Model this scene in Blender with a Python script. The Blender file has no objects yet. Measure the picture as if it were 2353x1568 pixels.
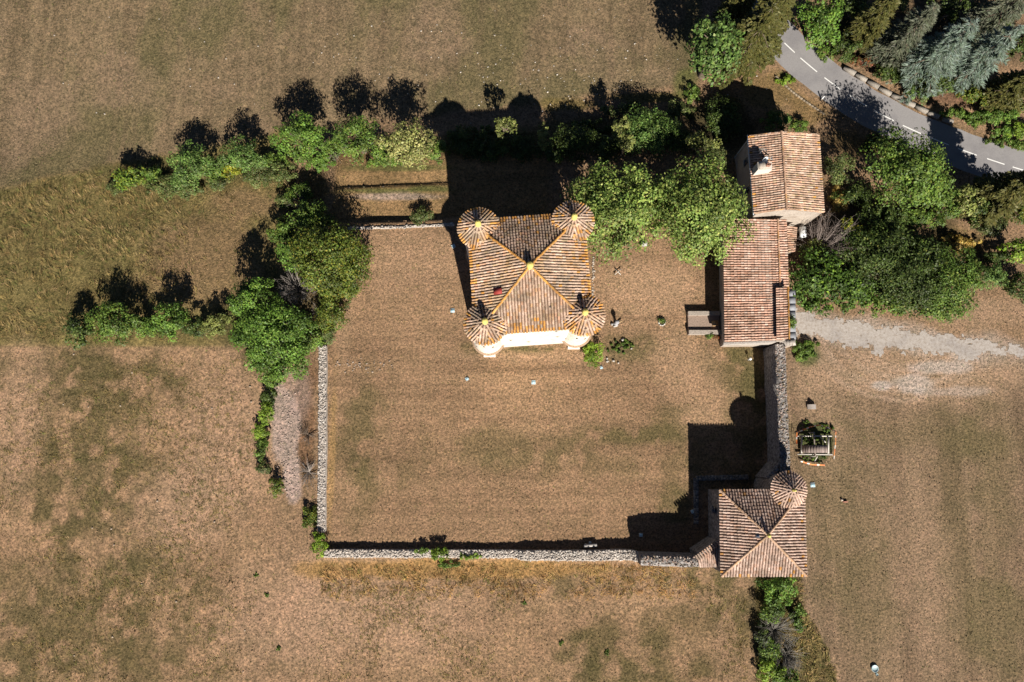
import bpy, math
import numpy as np
from mathutils import Vector

S = bpy.context.scene
R = math.radians
rng = np.random.default_rng(7)

# ------------------------------------------------------------------ camera, sky, sun, exposure
CAM_H, TILT, FPX = 86.0, R(8.9), 1569.0
cam = bpy.data.objects.new('camera', bpy.data.cameras.new('camera'))
S.collection.objects.link(cam)
cam.location = (0, 0, CAM_H); cam.rotation_euler = (TILT, 0, 0)
cam.data.sensor_width = 36; cam.data.lens = 24.0; cam.data.clip_end = 6000; cam.data.clip_start = 1
S.camera = cam

SUN_EL, SH_AZ = R(36.0), R(-13.2)            # shadows fall towards north, a little west
w = bpy.data.worlds.new('World'); S.world = w; w.use_nodes = True
nt = w.node_tree; bg = nt.nodes['Background']; sky = nt.nodes.new('ShaderNodeTexSky')
sky.sky_type = 'NISHITA'; sky.sun_disc = False; sky.altitude = 2000; sky.air_density = .4; sky.dust_density = .1; sky.sun_elevation = SUN_EL
sky.sun_rotation = math.pi + SH_AZ
nt.links.new(sky.outputs[0], bg.inputs[0]); bg.inputs[1].default_value = 0.05
sl = bpy.data.lights.new('sun', 'SUN'); sl.energy = 5.0; sl.angle = R(0.5); sl.color = (1.0, 0.93, 0.83)
sun = bpy.data.objects.new('sun', sl); S.collection.objects.link(sun)
sd = Vector((math.sin(SH_AZ) * math.cos(SUN_EL), math.cos(SH_AZ) * math.cos(SUN_EL), -math.sin(SUN_EL)))
sun.rotation_euler = sd.to_track_quat('-Z', 'Y').to_euler(); sun.location = (0, 0, 120)
S.view_settings.view_transform = 'Standard'; S.view_settings.look = 'None'
S.view_settings.exposure = 0.80; S.view_settings.gamma = 1.0; S.view_settings.use_curve_mapping = False

# ------------------------------------------------------------------ survey: plan readings to metres
def P(x, y, z=0.0):
    a = (x - 1176.5) / FPX; b = (784 - y) / FPX
    t = (CAM_H - z) / (math.cos(TILT) - b * math.sin(TILT))
    return np.array([a * t, (math.sin(TILT) + b * math.cos(TILT)) * t, z])
def zz(ox, oy, sc):
    return lambda x, y: ((ox + x / sc) / 1.088, (oy + y / sc) / 1.088)
z1 = zz(1100, 480, 3.563); z2 = zz(1680, 300, 2.614); z3 = zz(1540, 1000, 3.267)
zr = zz(1680, 0, 2.674); z6 = zz(1960, 980, 7.128); z7 = zz(1480, 640, 5.6)
def mpp(z=0): return (CAM_H - z) / FPX * 1.0

def smooth(e0, e1, x):
    t = np.clip((x - e0) / (e1 - e0), 0, 1); return t * t * (3 - 2 * t)

def inpoly(x, y, poly):
    p = np.asarray(poly); inside = np.zeros(len(x), bool); j = len(p) - 1
    for i in range(len(p)):
        c = ((p[i, 1] > y) != (p[j, 1] > y)) & (x < (p[j, 0] - p[i, 0]) * (y - p[i, 1]) / (p[j, 1] - p[i, 1] + 1e-12) + p[i, 0]); inside ^= c; j = i
    return inside
_grids = {}
def vnoise(x, y, seed):
    g = _grids.get(seed)
    if g is None:
        g = np.random.default_rng(seed).random((256, 256)); _grids[seed] = g
    xi = np.floor(x).astype(int); yi = np.floor(y).astype(int)
    fx = x - xi; fy = y - yi; fx = fx * fx * (3 - 2 * fx); fy = fy * fy * (3 - 2 * fy)
    a = g[xi % 256, yi % 256]; b = g[(xi + 1) % 256, yi % 256]; c = g[xi % 256, (yi + 1) % 256]; d = g[(xi + 1) % 256, (yi + 1) % 256]
    return (a * (1 - fx) + b * fx) * (1 - fy) + (c * (1 - fx) + d * fx) * fy
def fbm(x, y, seed, o=4):
    s = 0; a = .5; t = 0
    for i in range(o):
        s = s + a * vnoise(x * 2 ** i + 17.3 * i, y * 2 ** i + 9.1 * i, seed + i); t += a; a *= .55
    return s / t

# road centre line (plan readings at road level)
ROAD_Z = -2.2
road_pts = np.array([P(*zr(x, y), ROAD_Z)[:2] for x, y in
    [(300, -330), (520, 20), (640, 170), (770, 305), (840, 370), (916, 437), (1072, 560), (1242, 674), (1418, 775), (1600, 866), (1785, 944), (1974, 1016), (2155, 1078), (2353, 1140), (2700, 1230), (3400, 1380)]])
def resample(p, step):
    d = np.r_[0, np.cumsum(np.hypot(*np.diff(p, axis=0).T))]
    s = np.arange(0, d[-1], step); k = np.c_[np.interp(s, d, p[:, 0]), np.interp(s, d, p[:, 1])]
    for _ in range(6):
        k[1:-1] = (k[:-2] + 2 * k[1:-1] + k[2:]) / 4
    return k
road_c = resample(road_pts, 1.0)

def terr(X, Y):
    X = np.asarray(X, float); Y = np.asarray(Y, float)
    Yr = 29.0 + 0.045 * (X + 22)                     # north edge of the court terrace
    Yr = np.where(X > 4, 30.2, Yr)
    n = smooth(0.0, 0.35, Y - Yr)
    z = -0.95 * n - 0.45 * smooth(5.2, 5.7, Y - Yr) - 2.6 * smooth(8.0, 16.5, Y - Yr)
    west = smooth(-22.0, -27.5, X)
    zw = -0.55 - 3.45 * smooth(12, 46, Y)
    zw = zw + 0 * X
    z = z * (1 - west) + zw * west
    south = smooth(-12.3, -14.2, Y) * smooth(25, 20, X)
    z = np.where(Y < 5, z - 0.35 * south * (1 - west), z)
    # east: rise of bank towards the wood
    east = smooth(20, 30, X)
    ze = -0.3 * smooth(22, 30, Y) - 1.6 * smooth(36, 44, Y)
    z = z * (1 - east) + ze * east
    z = z + 0.12 * (fbm(X * .11, Y * .11, 40, 3) - .5) * (1 - smooth(31, 34, X) * smooth(24, 20, Y))
    # road bench
    m = (X > 10) & (Y > 10)
    if m.any():
        xs = X[m]; ys = Y[m]; d2 = np.full(xs.shape, 1e9)
        for c in road_c[::2]:
            d2 = np.minimum(d2, (xs - c[0]) ** 2 + (ys - c[1]) ** 2)
        d = np.sqrt(d2); k = smooth(8.5, 4.2, d); zm = z[m]
        z = z.copy(); z[m] = zm * (1 - k) + (ROAD_Z - 0.06) * k
    return z
def tz(x, y): return float(terr(np.array([x]), np.array([y]))[0])
def G(dx, dy, h=0.0):
    """plan reading -> point h above the terrain"""
    z = 0.0
    for _ in range(6):
        p = P(dx, dy, z + h); z = tz(p[0], p[1])
    return P(dx, dy, z + h)

# ------------------------------------------------------------------ object helpers
ORG = {}
class MB:
    def __init__(s): s.V = []; s.F = []; s.C = []; s.n = 0
    def add(s, V, F, col=(.5, .5, .5)):
        V = np.asarray(V, float); F = np.asarray(F, int)
        col = np.asarray(col, float)
        if col.ndim == 1: col = np.tile(col, (len(V), 1))
        s.V.append(V); s.F.append(F + s.n); s.C.append(col); s.n += len(V); return s
    def build(s, name, mat, parent=None, org=None, smooth_shade=False):
        V = np.concatenate(s.V); C = np.concatenate(s.C)
        if org is None:
            org = ORG[parent] if parent is not None else np.array([V[:, 0].mean(), V[:, 1].mean(), V[:, 2].min()])
        org = np.asarray(org, float)
        me = bpy.data.meshes.new(name)
        me.vertices.add(len(V)); me.vertices.foreach_set('co', (V - org).astype(np.float32).ravel())
        lv = np.concatenate([f.ravel() for f in s.F]); tot = np.concatenate([np.full(len(f), f.shape[1]) for f in s.F])
        st = np.r_[0, np.cumsum(tot)[:-1]]
        me.loops.add(len(lv)); me.loops.foreach_set('vertex_index', lv.astype(np.int32))
        me.polygons.add(len(tot)); me.polygons.foreach_set('loop_start', st.astype(np.int32))
        if smooth_shade: me.polygons.foreach_set('use_smooth', np.ones(len(tot), bool))
        me.update(calc_edges=True)
        at = me.attributes.new('col', 'FLOAT_COLOR', 'POINT')
        at.data.foreach_set('color', np.c_[C, np.ones(len(C))].astype(np.float32).ravel())
        me.materials.append(mat)
        o = bpy.data.objects.new(name, me); S.collection.objects.link(o)
        ORG[o] = org
        if parent is not None:
            o.parent = parent; o.location = org - ORG[parent]
        else: o.location = org
        return o
def empty(name, p):
    o = bpy.data.objects.new(name, None); S.collection.objects.link(o); o.empty_display_size = .3
    o.location = p; ORG[o] = np.asarray(p, float); return o
def tag(o, label=None, cat=None, group=None, kind=None):
    if label: o['label'] = label
    if cat: o['category'] = cat
    if group: o['group'] = group
    if kind: o['kind'] = kind
    return o
BOXF = np.array([[0, 3, 2, 1], [4, 5, 6, 7], [0, 1, 5, 4], [1, 2, 6, 5], [2, 3, 7, 6], [3, 0, 4, 7]])
def prism(mb, poly, z0, z1, col=(.5, .5, .5)):
    """vertical prism over a plan polygon (counter-clockwise); z1 may be per corner"""
    n = len(poly); z0 = np.broadcast_to(z0, n); z1 = np.broadcast_to(z1, n)
    V = [(p[0], p[1], a) for p, a in zip(poly, z0)] + [(p[0], p[1], b) for p, b in zip(poly, z1)]
    for i in range(n):
        j = (i + 1) % n
        mb.add([V[i], V[j], V[n + j], V[n + i]], [[0, 1, 2, 3]], col)
    mb.add(V[n:], [list(range(n))], col); mb.add(V[:n][::-1], [list(range(n))], col)
    return mb
def box(mb, c, s, rz=0.0, col=(.5, .5, .5), rx=0.0, ry=0.0, jit=0.0):
    V = np.array([(-1, -1, -1), (1, -1, -1), (1, 1, -1), (-1, 1, -1), (-1, -1, 1), (1, -1, 1), (1, 1, 1), (-1, 1, 1)], float) * np.array(s) / 2
    if jit: V = V + rng.uniform(-jit, jit, V.shape) * np.array(s)
    from mathutils import Euler
    M = np.array(Euler((rx, ry, rz)).to_matrix())
    mb.add(V @ M.T + np.array(c), BOXF, col); return mb
def tube(mb, pts, rad, k=6, col=(.5, .5, .5), cap=True):
    pts = np.asarray(pts, float); n = len(pts); rad = np.broadcast_to(rad, n)
    d = np.gradient(pts, axis=0); d /= np.linalg.norm(d, axis=1)[:, None] + 1e-9
    ref = np.array([0.31, 0.27, 0.91]) if abs(d[0][2]) < .9 else np.array([1.0, .1, 0])
    u = np.cross(d, ref); u /= np.linalg.norm(u, axis=1)[:, None] + 1e-9; v = np.cross(d, u)
    a = np.arange(k) * 2 * math.pi / k
    V = (pts[:, None] + rad[:, None, None] * (np.cos(a)[None, :, None] * u[:, None] + np.sin(a)[None, :, None] * v[:, None])).reshape(-1, 3)
    F = [[i * k + j, i * k + (j + 1) % k, (i + 1) * k + (j + 1) % k, (i + 1) * k + j] for i in range(n - 1) for j in range(k)]
    mb.add(V, F, col)
    if cap: mb.add(V[-k:], [list(range(k))], col); mb.add(V[:k][::-1], [list(range(k))], col)
    return mb
def lathe(mb, c, prof, k=24, col=(.5, .5, .5), a0=0, a1=2 * math.pi):
    full = abs(a1 - a0 - 2 * math.pi) < 1e-6
    a = np.linspace(a0, a1, k + 1)[:-1] if full else np.linspace(a0, a1, k + 1)
    m = len(a); V = [(c[0] + r * math.cos(t), c[1] + r * math.sin(t), c[2] + z) for r, z in prof for t in a]
    F = []
    for i in range(len(prof) - 1):
        for j in range(m if full else m - 1):
            j2 = (j + 1) % m; F.append([i * m + j, i * m + j2, (i + 1) * m + j2, (i + 1) * m + j])
    mb.add(V, F, col); return mb

# ------------------------------------------------------------------ materials
def new_mat(name):
    m = bpy.data.materials.new(name); m.use_nodes = True; n = m.node_tree
    return m, n, n.nodes['Principled BSDF'], n.links
def N(n, t, **k):
    x = n.nodes.new('ShaderNode' + t)
    for a, b in k.items(): setattr(x, a, b)
    return x
def noise(n, scale, detail=4, rough=.55, co=None, vec=(1, 1, 1)):
    t = N(n, 'TexNoise'); t.inputs['Scale'].default_value = scale; t.inputs['Detail'].default_value = detail; t.inputs['Roughness'].default_value = rough
    mp = N(n, 'Mapping'); mp.inputs['Scale'].default_value = vec
    g = N(n, 'NewGeometry'); n.links.new(g.outputs['Position'], mp.inputs[0]); n.links.new(mp.outputs[0], t.inputs['Vector'])
    return t
def ramp(n, src, stops):
    r = N(n, 'ValToRGB'); e = r.color_ramp.elements
    while len(e) < len(stops): e.new(.5)
    for el, (p, c) in zip(e, stops):
        el.position = p; el.color = (c[0], c[1], c[2], 1) if not np.isscalar(c) else (c, c, c, 1)
    n.links.new(src, r.inputs[0]); return r
def mix(n, mode, fac, a, b):
    m = N(n, 'Mix', data_type='RGBA', blend_type=mode)
    for sock, v in ((m.inputs[0], fac), (m.inputs[6], a), (m.inputs[7], b)):
        if hasattr(v, 'links'): n.links.new(v, sock)
        else: sock.default_value = v if np.isscalar(v) else (*v, 1)
    return m.outputs[2]
def bump(n, src, b, dist=.02, st=.6):
    k = N(n, 'Bump'); k.inputs['Strength'].default_value = st; k.inputs['Distance'].default_value = dist
    n.links.new(src, k.inputs['Height']); n.links.new(k.outputs[0], b.inputs['Normal'])
def attr_mat(name, rough=.85, var=((.3, .72), (.7, 1.25)), scale=6, bdist=.02, spec=.25, speck=None, metal=0, stain=None):
    m, n, b, l = new_mat(name)
    a = N(n, 'Attribute', attribute_name='col')
    t = noise(n, scale, 5, .65); r = ramp(n, t.outputs[0], var)
    c = mix(n, 'MULTIPLY', 1.0, a.outputs['Color'], r.outputs[0])
    if speck:
        t2 = noise(n, speck[1], 3, .6); r2 = ramp(n, t2.outputs[0], ((speck[2], 0), (speck[3], 1)))
        c = mix(n, 'MIX', r2.outputs[0], c, speck[0])
    if stain:
        t5 = noise(n, stain[1], 5, .65); r5 = ramp(n, t5.outputs[0], ((.36, stain[0]), (.62, (1.15, 1.12, 1.1)))); c = mix(n, 'MULTIPLY', 1.0, c, r5.outputs[0])
    l.new(c, b.inputs['Base Color']); b.inputs['Roughness'].default_value = rough; b.inputs['Specular IOR Level'].default_value = spec
    b.inputs['Metallic'].default_value = metal
    if bdist: bump(n, t.outputs[0], b, bdist)
    return m
M = {}
M['tile'] = attr_mat('clay_tile', .9, ((.3, .62), (.72, 1.3)), 9, .015, .2, speck=((.45, .37, .31), 14, .62, .8), stain=((.60, .58, .54), .8))
M['stone'] = attr_mat('rubble_stone', .95, ((.3, .6), (.7, 1.25)), 7, .04, .15, speck=((.10, .085, .06), 9, .58, .7))
M['leaf'] = None
M['wood'] = attr_mat('weathered_wood', .85, ((.3, .7), (.7, 1.2)), 12, .008, .2)
M['metal'] = attr_mat('painted_metal', .5, ((.3, .9), (.7, 1.08)), 5, 0, .5)
M['plain'] = attr_mat('matte_paint', .7, ((.3, .85), (.7, 1.1)), 8, .004, .3)
M['bark'] = attr_mat('bark', .95, ((.3, .6), (.7, 1.3)), 10, .02, .1)
M['asphalt'] = None

def leaf_material():
    m, n, b, l = new_mat('leaf')
    a = N(n, 'Attribute', attribute_name='col')
    b.inputs['Roughness'].default_value = .55; b.inputs['Specular IOR Level'].default_value = .3
    l.new(a.outputs['Color'], b.inputs['Base Color'])
    tr = N(n, 'BsdfTranslucent'); c2 = mix(n, 'MULTIPLY', 1.0, a.outputs['Color'], (1.25, 1.3, .55)); l.new(c2, tr.inputs[0])
    ms = N(n, 'MixShader'); ms.inputs[0].default_value = .16
    l.new(b.outputs[0], ms.inputs[1]); l.new(tr.outputs[0], ms.inputs[2]); l.new(ms.outputs[0], n.nodes['Material Output'].inputs[0])
    return m
M['leaf'] = leaf_material()

def ground_material():
    m, n, b, l = new_mat('dry_grass_ground')
    a = N(n, 'Attribute', attribute_name='col')
    t1 = noise(n, 2.6, 6, .72); t2 = noise(n, 4.6, 5, .75); t3 = noise(n, .5, 5, .6)
    r1 = ramp(n, t1.outputs[0], ((.36, (.60, .62, .58)), (.5, (1, 1, 1)), (.66, (1.42, 1.36, 1.28))))
    r2 = ramp(n, t2.outputs[0], ((.38, (.46, .49, .46)), (.5, (1, 1, 1)), (.63, (1.6, 1.52, 1.44))))
    r3 = ramp(n, t3.outputs[0], ((.32, (.86, .89, .84)), (.68, (1.12, 1.09, 1.07))))
    c = mix(n, 'MULTIPLY', 1.0, a.outputs['Color'], r1.outputs[0]); c = mix(n, 'MULTIPLY', .9, c, r2.outputs[0]); c = mix(n, 'MULTIPLY', 1.0, c, r3.outputs[0])
    # green weed specks
    t4 = noise(n, 1.4, 6, .75); r4 = ramp(n, t4.outputs[0], ((.60, 0), (.72, 1))); c = mix(n, 'MIX', r4.outputs[0], c, mix(n, 'MULTIPLY', 1.0, c, (.62, .74, .50)))
    l.new(c, b.inputs['Base Color']); b.inputs['Roughness'].default_value = 1; b.inputs['Specular IOR Level'].default_value = .05
    ad = N(n, 'Math', operation='ADD'); l.new(t1.outputs[0], ad.inputs[0]); l.new(t2.outputs[0], ad.inputs[1]); bump(n, ad.outputs[0], b, .12, .55)
    return m
M['ground'] = ground_material()

def surf(name, stops, scale, rough=.9, bscale=30, bdist=.01, spec=.2, big=None):
    m, n, b, l = new_mat(name)
    t = noise(n, scale, 6, .65); r = ramp(n, t.outputs[0], stops); c = r.outputs[0]
    if big:
        t2 = noise(n, big[0], 4, .6); r2 = ramp(n, t2.outputs[0], ((big[1], 0), (big[2], 1))); c = mix(n, 'MIX', r2.outputs[0], c, mix(n, 'MULTIPLY', 1.0, c, big[3]))
    l.new(c, b.inputs['Base Color']); b.inputs['Roughness'].default_value = rough; b.inputs['Specular IOR Level'].default_value = spec
    t3 = noise(n, bscale, 4, .6); bump(n, t3.outputs[0], b, bdist); return m
M['asphalt'] = surf('asphalt', ((.3, (.215, .205, .205)), (.7, (.275, .265, .265))), 8, .85, 40, .01, .3, big=(.25, .45, .62, (.82, .82, .84)))
M['paint'] = surf('road_paint', ((.3, (.62, .62, .60)), (.7, (.8, .8, .78))), 6, .7, 20, .002)
M['track'] = surf('white_gravel', ((.3, (.25, .205, .165)), (.45, (.35, .31, .275)), (.7, (.44, .405, .375))), 3.2, .95, 14, .04, .1, big=(.35, .5, .7, (.78, .78, .80)))
M['lime'] = None
def wall_material(name, c0, c1, stain, bscale=1.0, rough2=False):
    m, n, b, l = new_mat(name)
    tc = N(n, 'TexCoord'); g = N(n, 'NewGeometry')
    # blocks: run the brick pattern along the wall whatever its bearing
    sep = N(n, 'SeparateXYZ'); l.new(g.outputs['Position'], sep.inputs[0])
    ad = N(n, 'Math', operation='ADD'); l.new(sep.outputs[0], ad.inputs[0]); l.new(sep.outputs[1], ad.inputs[1])
    cb = N(n, 'CombineXYZ'); l.new(ad.outputs[0], cb.inputs[0]); l.new(sep.outputs[2], cb.inputs[1])
    br = N(n, 'TexBrick'); br.inputs['Scale'].default_value = 2.2 * bscale; br.inputs['Mortar Size'].default_value = .018; br.inputs['Row Height'].default_value = .55
    br.inputs['Color1'].default_value = (*c0, 1); br.inputs['Color2'].default_value = (*c1, 1); br.inputs['Mortar'].default_value = (*(np.array(c0) * .72), 1)
    l.new(cb.outputs[0], br.inputs['Vector'])
    t = noise(n, .9, 6, .7); r = ramp(n, t.outputs[0], ((.46, 0), (.74, 1)))
    if rough2: t.inputs['Scale'].default_value = 2.6
    c = mix(n, 'MIX', r.outputs[0], br.outputs['Color'], stain)
    t2 = noise(n, 3.2 if rough2 else 8, 5, .7); r2 = ramp(n, t2.outputs[0], ((.36, .35), (.62, 1.45)) if rough2 else ((.3, .82), (.7, 1.12))); c = mix(n, 'MULTIPLY', 1.0, c, r2.outputs[0])
    l.new(c, b.inputs['Base Color']); b.inputs['Roughness'].default_value = .95; b.inputs['Specular IOR Level'].default_value = .1
    bump(n, t2.outputs[0], b, .03); return m
M['lime'] = wall_material('pale_limestone_wall', (.74, .69, .60), (.68, .63, .54), (.54, .46, .37))
M['greywall'] = wall_material('grey_render_wall', (.28, .26, .245), (.22, .205, .195), (.11, .095, .085), 1.6, rough2=True)
M['farmwall'] = wall_material('farm_rubble_wall', (.46, .40, .34), (.38, .33, .28), (.27, .22, .18), 1.4)
def glassy(name, col, rough=.08):
    m, n, b, l = new_mat(name); t = noise(n, 3, 2); r = ramp(n, t.outputs[0], ((.3, tuple(np.array(col) * .85)), (.7, tuple(np.array(col) * 1.1))))
    l.new(r.outputs[0], b.inputs['Base Color']); b.inputs['Roughness'].default_value = rough; b.inputs['Specular IOR Level'].default_value = .6; return m
M['skyglass'] = glassy('sky_tint_glass', (.34, .52, .60), .2)  # pale blue base colour stands in for sky reflected in the panes
M['darkglass'] = glassy('dark_glass', (.015, .025, .05), .05)
M['lichen'] = attr_mat('lichen_stone', .9, ((.3, .75), (.7, 1.2)), 10, .01, .2)

# ------------------------------------------------------------------ ground
def blob(X, Y, dx, dy, rx, ry, soft=.5, wob=.35, seed=60, rot=0.0):
    p = G(dx, dy); c, s = math.cos(rot), math.sin(rot)
    x = (X - p[0]); y = (Y - p[1]); k = 18.2
    xr = x * c + y * s; yr = -x * s + y * c
    d = np.sqrt((xr * k / rx) ** 2 + (yr * k / ry) ** 2) + wob * (fbm(X * .35, Y * .35, seed, 4) - .5) * 2
    return smooth(1 + soft / 2, 1 - soft / 2, d)
GC = {}
def ground_col(x, y):
    i = np.clip(np.searchsorted(GC['x'], x), 0, len(GC['x']) - 1); j = np.clip(np.searchsorted(GC['y'], y), 0, len(GC['y']) - 1); return GC['c'][j, i]
def build_ground():
    step = .3
    fx = np.arange(-80, 80.01, step); fy = np.arange(-35, 74.01, step)
    far = np.array([2, 5, 10, 20, 45, 90, 200, 500, 1200, 3000.])
    xs = np.r_[-80 - far[::-1], fx, 80 + far]; ys = np.r_[-35 - far[::-1], fy, 74 + far]
    X, Y = np.meshgrid(xs, ys); sh = X.shape; X = X.ravel(); Y = Y.ravel()
    Z = terr(X, Y)
    Z = Z + .05 * (fbm(X * .9, Y * .9, 44, 3) - .5) * (1 - .5 * smooth(31, 34, X) * smooth(24, 20, Y))
    def lay(C, m, c): return C * (1 - m[:, None]) + np.array(c) * m[:, None]
    tan = np.array([.245, .158, .090]); C = np.tile(tan, (len(X), 1))
    # --- north field: olive brown stubble with mowing streaks up and down
    Yr = 29.0 + 8 + .1 * (X + 22)
    yb = np.where(X < -32, 43.7 + (X + 32) * .2166, 43.7 + (X + 32) * .125); nf = smooth(-.7, .7, Y - yb + 1.6 * (fbm(X * .25, Y * .25, 61) - .5))
    nf = nf * smooth(27.5, 26.5, X)
    st = .55 * fbm(X * .8, Y * .05, 62, 4) + .45 * fbm(X * 2.2, Y * .045, 173, 2); pch = fbm(X * .12, Y * .12, 63, 5)
    fieldc = np.array([.180, .130, .073]) * (0.8 + .75 * (st - .5)[:, None] + .6 * (pch)[:, None] * .4) * 1.05
    grn = smooth(.48, .66, fbm(X * .11 + 5, Y * .06, 64, 5) + .25 * (st - .5))
    fieldc = fieldc * (1 - .65 * grn[:, None]) + .65 * grn[:, None] * np.array([.105, .092, .040])
    pk = smooth(.5, .7, fbm(X * .09, Y * .14, 65, 5)); fieldc = fieldc * (1 - .45 * pk[:, None]) + .45 * pk[:, None] * np.array([.215, .148, .092])
    C = C * (1 - nf[:, None]) + fieldc * nf[:, None]
    # --- west rough grass
    wf = smooth(-29.5, -31.5, X + 1.5 * (fbm(X * .3, Y * .3, 66) - .5)) * (1 - nf) * smooth(12.3, 13.3, Y + .6 * (fbm(X * .4, Y * .4, 67) - .5))
    rc = fbm(X * .3, Y * .3, 68, 5)[:, None]; wcol = np.array([.165, .130, .050]) * (.5 + 1.0 * rc)
    C = C * (1 - wf[:, None]) + wcol * wf[:, None]
    for d in ((480, 560, 160, 70), (470, 640, 160, 60), (560, 470, 90, 40)):
        C = lay(C, .75 * blob(X, Y, *d, soft=.9, seed=70), (.225, .145, .075))
    # --- south-west meadow
    sw = smooth(-28.5, -30.5, X) * smooth(13, 12.2, Y) + smooth(-13.6, -14.6, Y) * (X < 24) + 0
    sw = np.clip(sw, 0, 1); cc = fbm(X * .22, Y * .22, 71, 5)
    C = C * (1 - sw[:, None]) + sw[:, None] * (np.array([.275, .175, .098]) * (.76 + .40 * cc[:, None]))
    for d, k in (((180, 950, 170, 130), .7), ((240, 1120, 200, 110), .75), ((330, 900, 160, 60), .4), ((160, 860, 180, 50), .6), ((130, 1450, 240, 130), .75), ((360, 1330, 160, 90), .55), ((480, 1500, 160, 60), .4), ((300, 1240, 160, 60), .5),
                 ((1400, 1490, 90, 60), .7), ((1600, 1420, 110, 60), .5), ((1480, 1550, 160, 50), .75), ((1250, 1345, 110, 24), .65), ((1560, 1330, 110, 30), .8), ((1690, 1390, 60, 70), .6), ((1330, 1460, 30, 18), .6), ((1180, 1390, 60, 20), .45), ((600, 870, 40, 90), .6)):
        C = lay(C, k * blob(X, Y, *d, soft=1.1, wob=.75, seed=72) * smooth(.30, .56, fbm(X * .5, Y * .5, 73, 4)), (.088, .074, .030))
    for d in ((520, 1000, 110, 160), (40, 960, 60, 160), (430, 1170, 100, 90), (900, 1430, 200, 80), (650, 1420, 140, 110)):
        C = lay(C, .55 * blob(X, Y, *d, soft=1.2, seed=74), (.35, .225, .14))
    # --- courtyard: mowing lines run east-west
    cy = smooth(-24.2, -23.6, X) * smooth(33, 32, X) * smooth(-12.8, -12.4, Y) * smooth(30, 29, Y)
    h = .55 * fbm(X * .06, Y * .9, 75, 4) + .45 * fbm(X * .05 + 3, Y * 2.4, 171, 2); q = fbm(X * .16, Y * .16, 76, 5)
    cc = np.array([.240, .152, .085]) * (.46 + .80 * h[:, None] + .32 * q[:, None])
    C = C * (1 - cy[:, None]) + cy[:, None] * cc
    for d, k in (((830, 1010, 50, 150), .55), ((1180, 1030, 170, 40), .45), ((1480, 1000, 150, 28), .7), ((1560, 960, 60, 25), .6), ((1280, 1070, 180, 30), .35), ((1690, 880, 60, 70), .65), ((1740, 900, 30, 110), .6), ((1560, 1170, 40, 40), .6), ((1440, 800, 60, 30), .7), ((1100, 800, 40, 18), .7), ((1220, 805, 90, 9), .9), ((1550, 800, 90, 40), .35), ((900, 1090, 120, 30), .35), ((1560, 1080, 40, 60), .35), ((1630, 840, 40, 20), .5), ((1690, 815, 60, 18), .7), ((1720, 1070, 120, 140), .55)):
        C = lay(C, min(.95, k * 1.1) * blob(X, Y, *d, soft=1.0, wob=.6, seed=77) * smooth(.28, .52, fbm(X * .6, Y * .6, 78, 4)), (.092, .080, .032))
    for d, k in (((1500, 660, 120, 60), .7), ((1560, 830, 60, 70), .55), ((930, 600, 120, 70), .4), ((1250, 820, 200, 12), .45), ((1620, 920, 60, 80), .5), ((790, 720, 20, 120), .4)):
        C = lay(C, min(.95, k * 1.3) * blob(X, Y, *d, soft=1.1, seed=79), (.335, .215, .125))
    # --- north terraces
    nt_ = smooth(29.2, 29.9, Y - .045 * (X + 22)) * smooth(-24.5, -23.5, X) * smooth(42.5, 41, Y) * smooth(6, 4, X)
    C = C * (1 - nt_[:, None]) + nt_[:, None] * (np.array([.235, .150, .070]) * (.7 + .55 * fbm(X * .12, Y * .8, 80, 4)[:, None]))
    for d, k in (((920, 385, 120, 10), .8), ((900, 438, 140, 7), .85), ((980, 432, 60, 8), .8)):
        C = lay(C, k * blob(X, Y, *d, soft=.8, seed=81), (.075, .085, .025))
    C = lay(C, .6 * blob(X, Y, 910, 452, 110, 9, soft=.8, seed=82), (.30, .24, .20))
    # --- hedge bank and wooded ground: mostly dark olive patches, some straw-brown
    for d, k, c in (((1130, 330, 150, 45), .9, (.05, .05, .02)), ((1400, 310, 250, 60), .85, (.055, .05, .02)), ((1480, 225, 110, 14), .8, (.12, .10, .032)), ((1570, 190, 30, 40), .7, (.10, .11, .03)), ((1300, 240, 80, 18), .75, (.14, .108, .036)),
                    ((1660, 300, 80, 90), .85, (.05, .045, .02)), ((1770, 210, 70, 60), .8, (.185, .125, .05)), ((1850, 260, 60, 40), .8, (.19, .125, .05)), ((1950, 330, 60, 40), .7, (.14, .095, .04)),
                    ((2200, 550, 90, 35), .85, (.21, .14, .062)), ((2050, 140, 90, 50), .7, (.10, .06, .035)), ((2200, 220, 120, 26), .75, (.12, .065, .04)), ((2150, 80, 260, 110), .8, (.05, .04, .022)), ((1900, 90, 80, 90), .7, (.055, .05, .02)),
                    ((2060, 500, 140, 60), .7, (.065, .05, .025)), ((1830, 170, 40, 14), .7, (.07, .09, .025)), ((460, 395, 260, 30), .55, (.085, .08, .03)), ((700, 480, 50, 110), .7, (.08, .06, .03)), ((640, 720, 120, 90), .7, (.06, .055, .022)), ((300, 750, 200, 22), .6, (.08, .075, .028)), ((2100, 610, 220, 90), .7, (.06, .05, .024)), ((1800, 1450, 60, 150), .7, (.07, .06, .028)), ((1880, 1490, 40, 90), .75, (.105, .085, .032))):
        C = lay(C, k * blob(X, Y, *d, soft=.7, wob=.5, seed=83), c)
    # --- gravel scree west of the west wall, brown weeds beside it
    C = lay(C, .8 * blob(X, Y, 700, 960, 26, 130, soft=.5, wob=.6, seed=84), (.15, .085, .045))
    C = lay(C, .95 * blob(X, Y, 655, 990, 34, 120, soft=.35, wob=.5, seed=85, rot=.14), (.325, .245, .195))
    C = lay(C, .9 * blob(X, Y, 672, 1110, 22, 50, soft=.4, wob=.5, seed=86), (.37, .275, .225))
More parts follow.
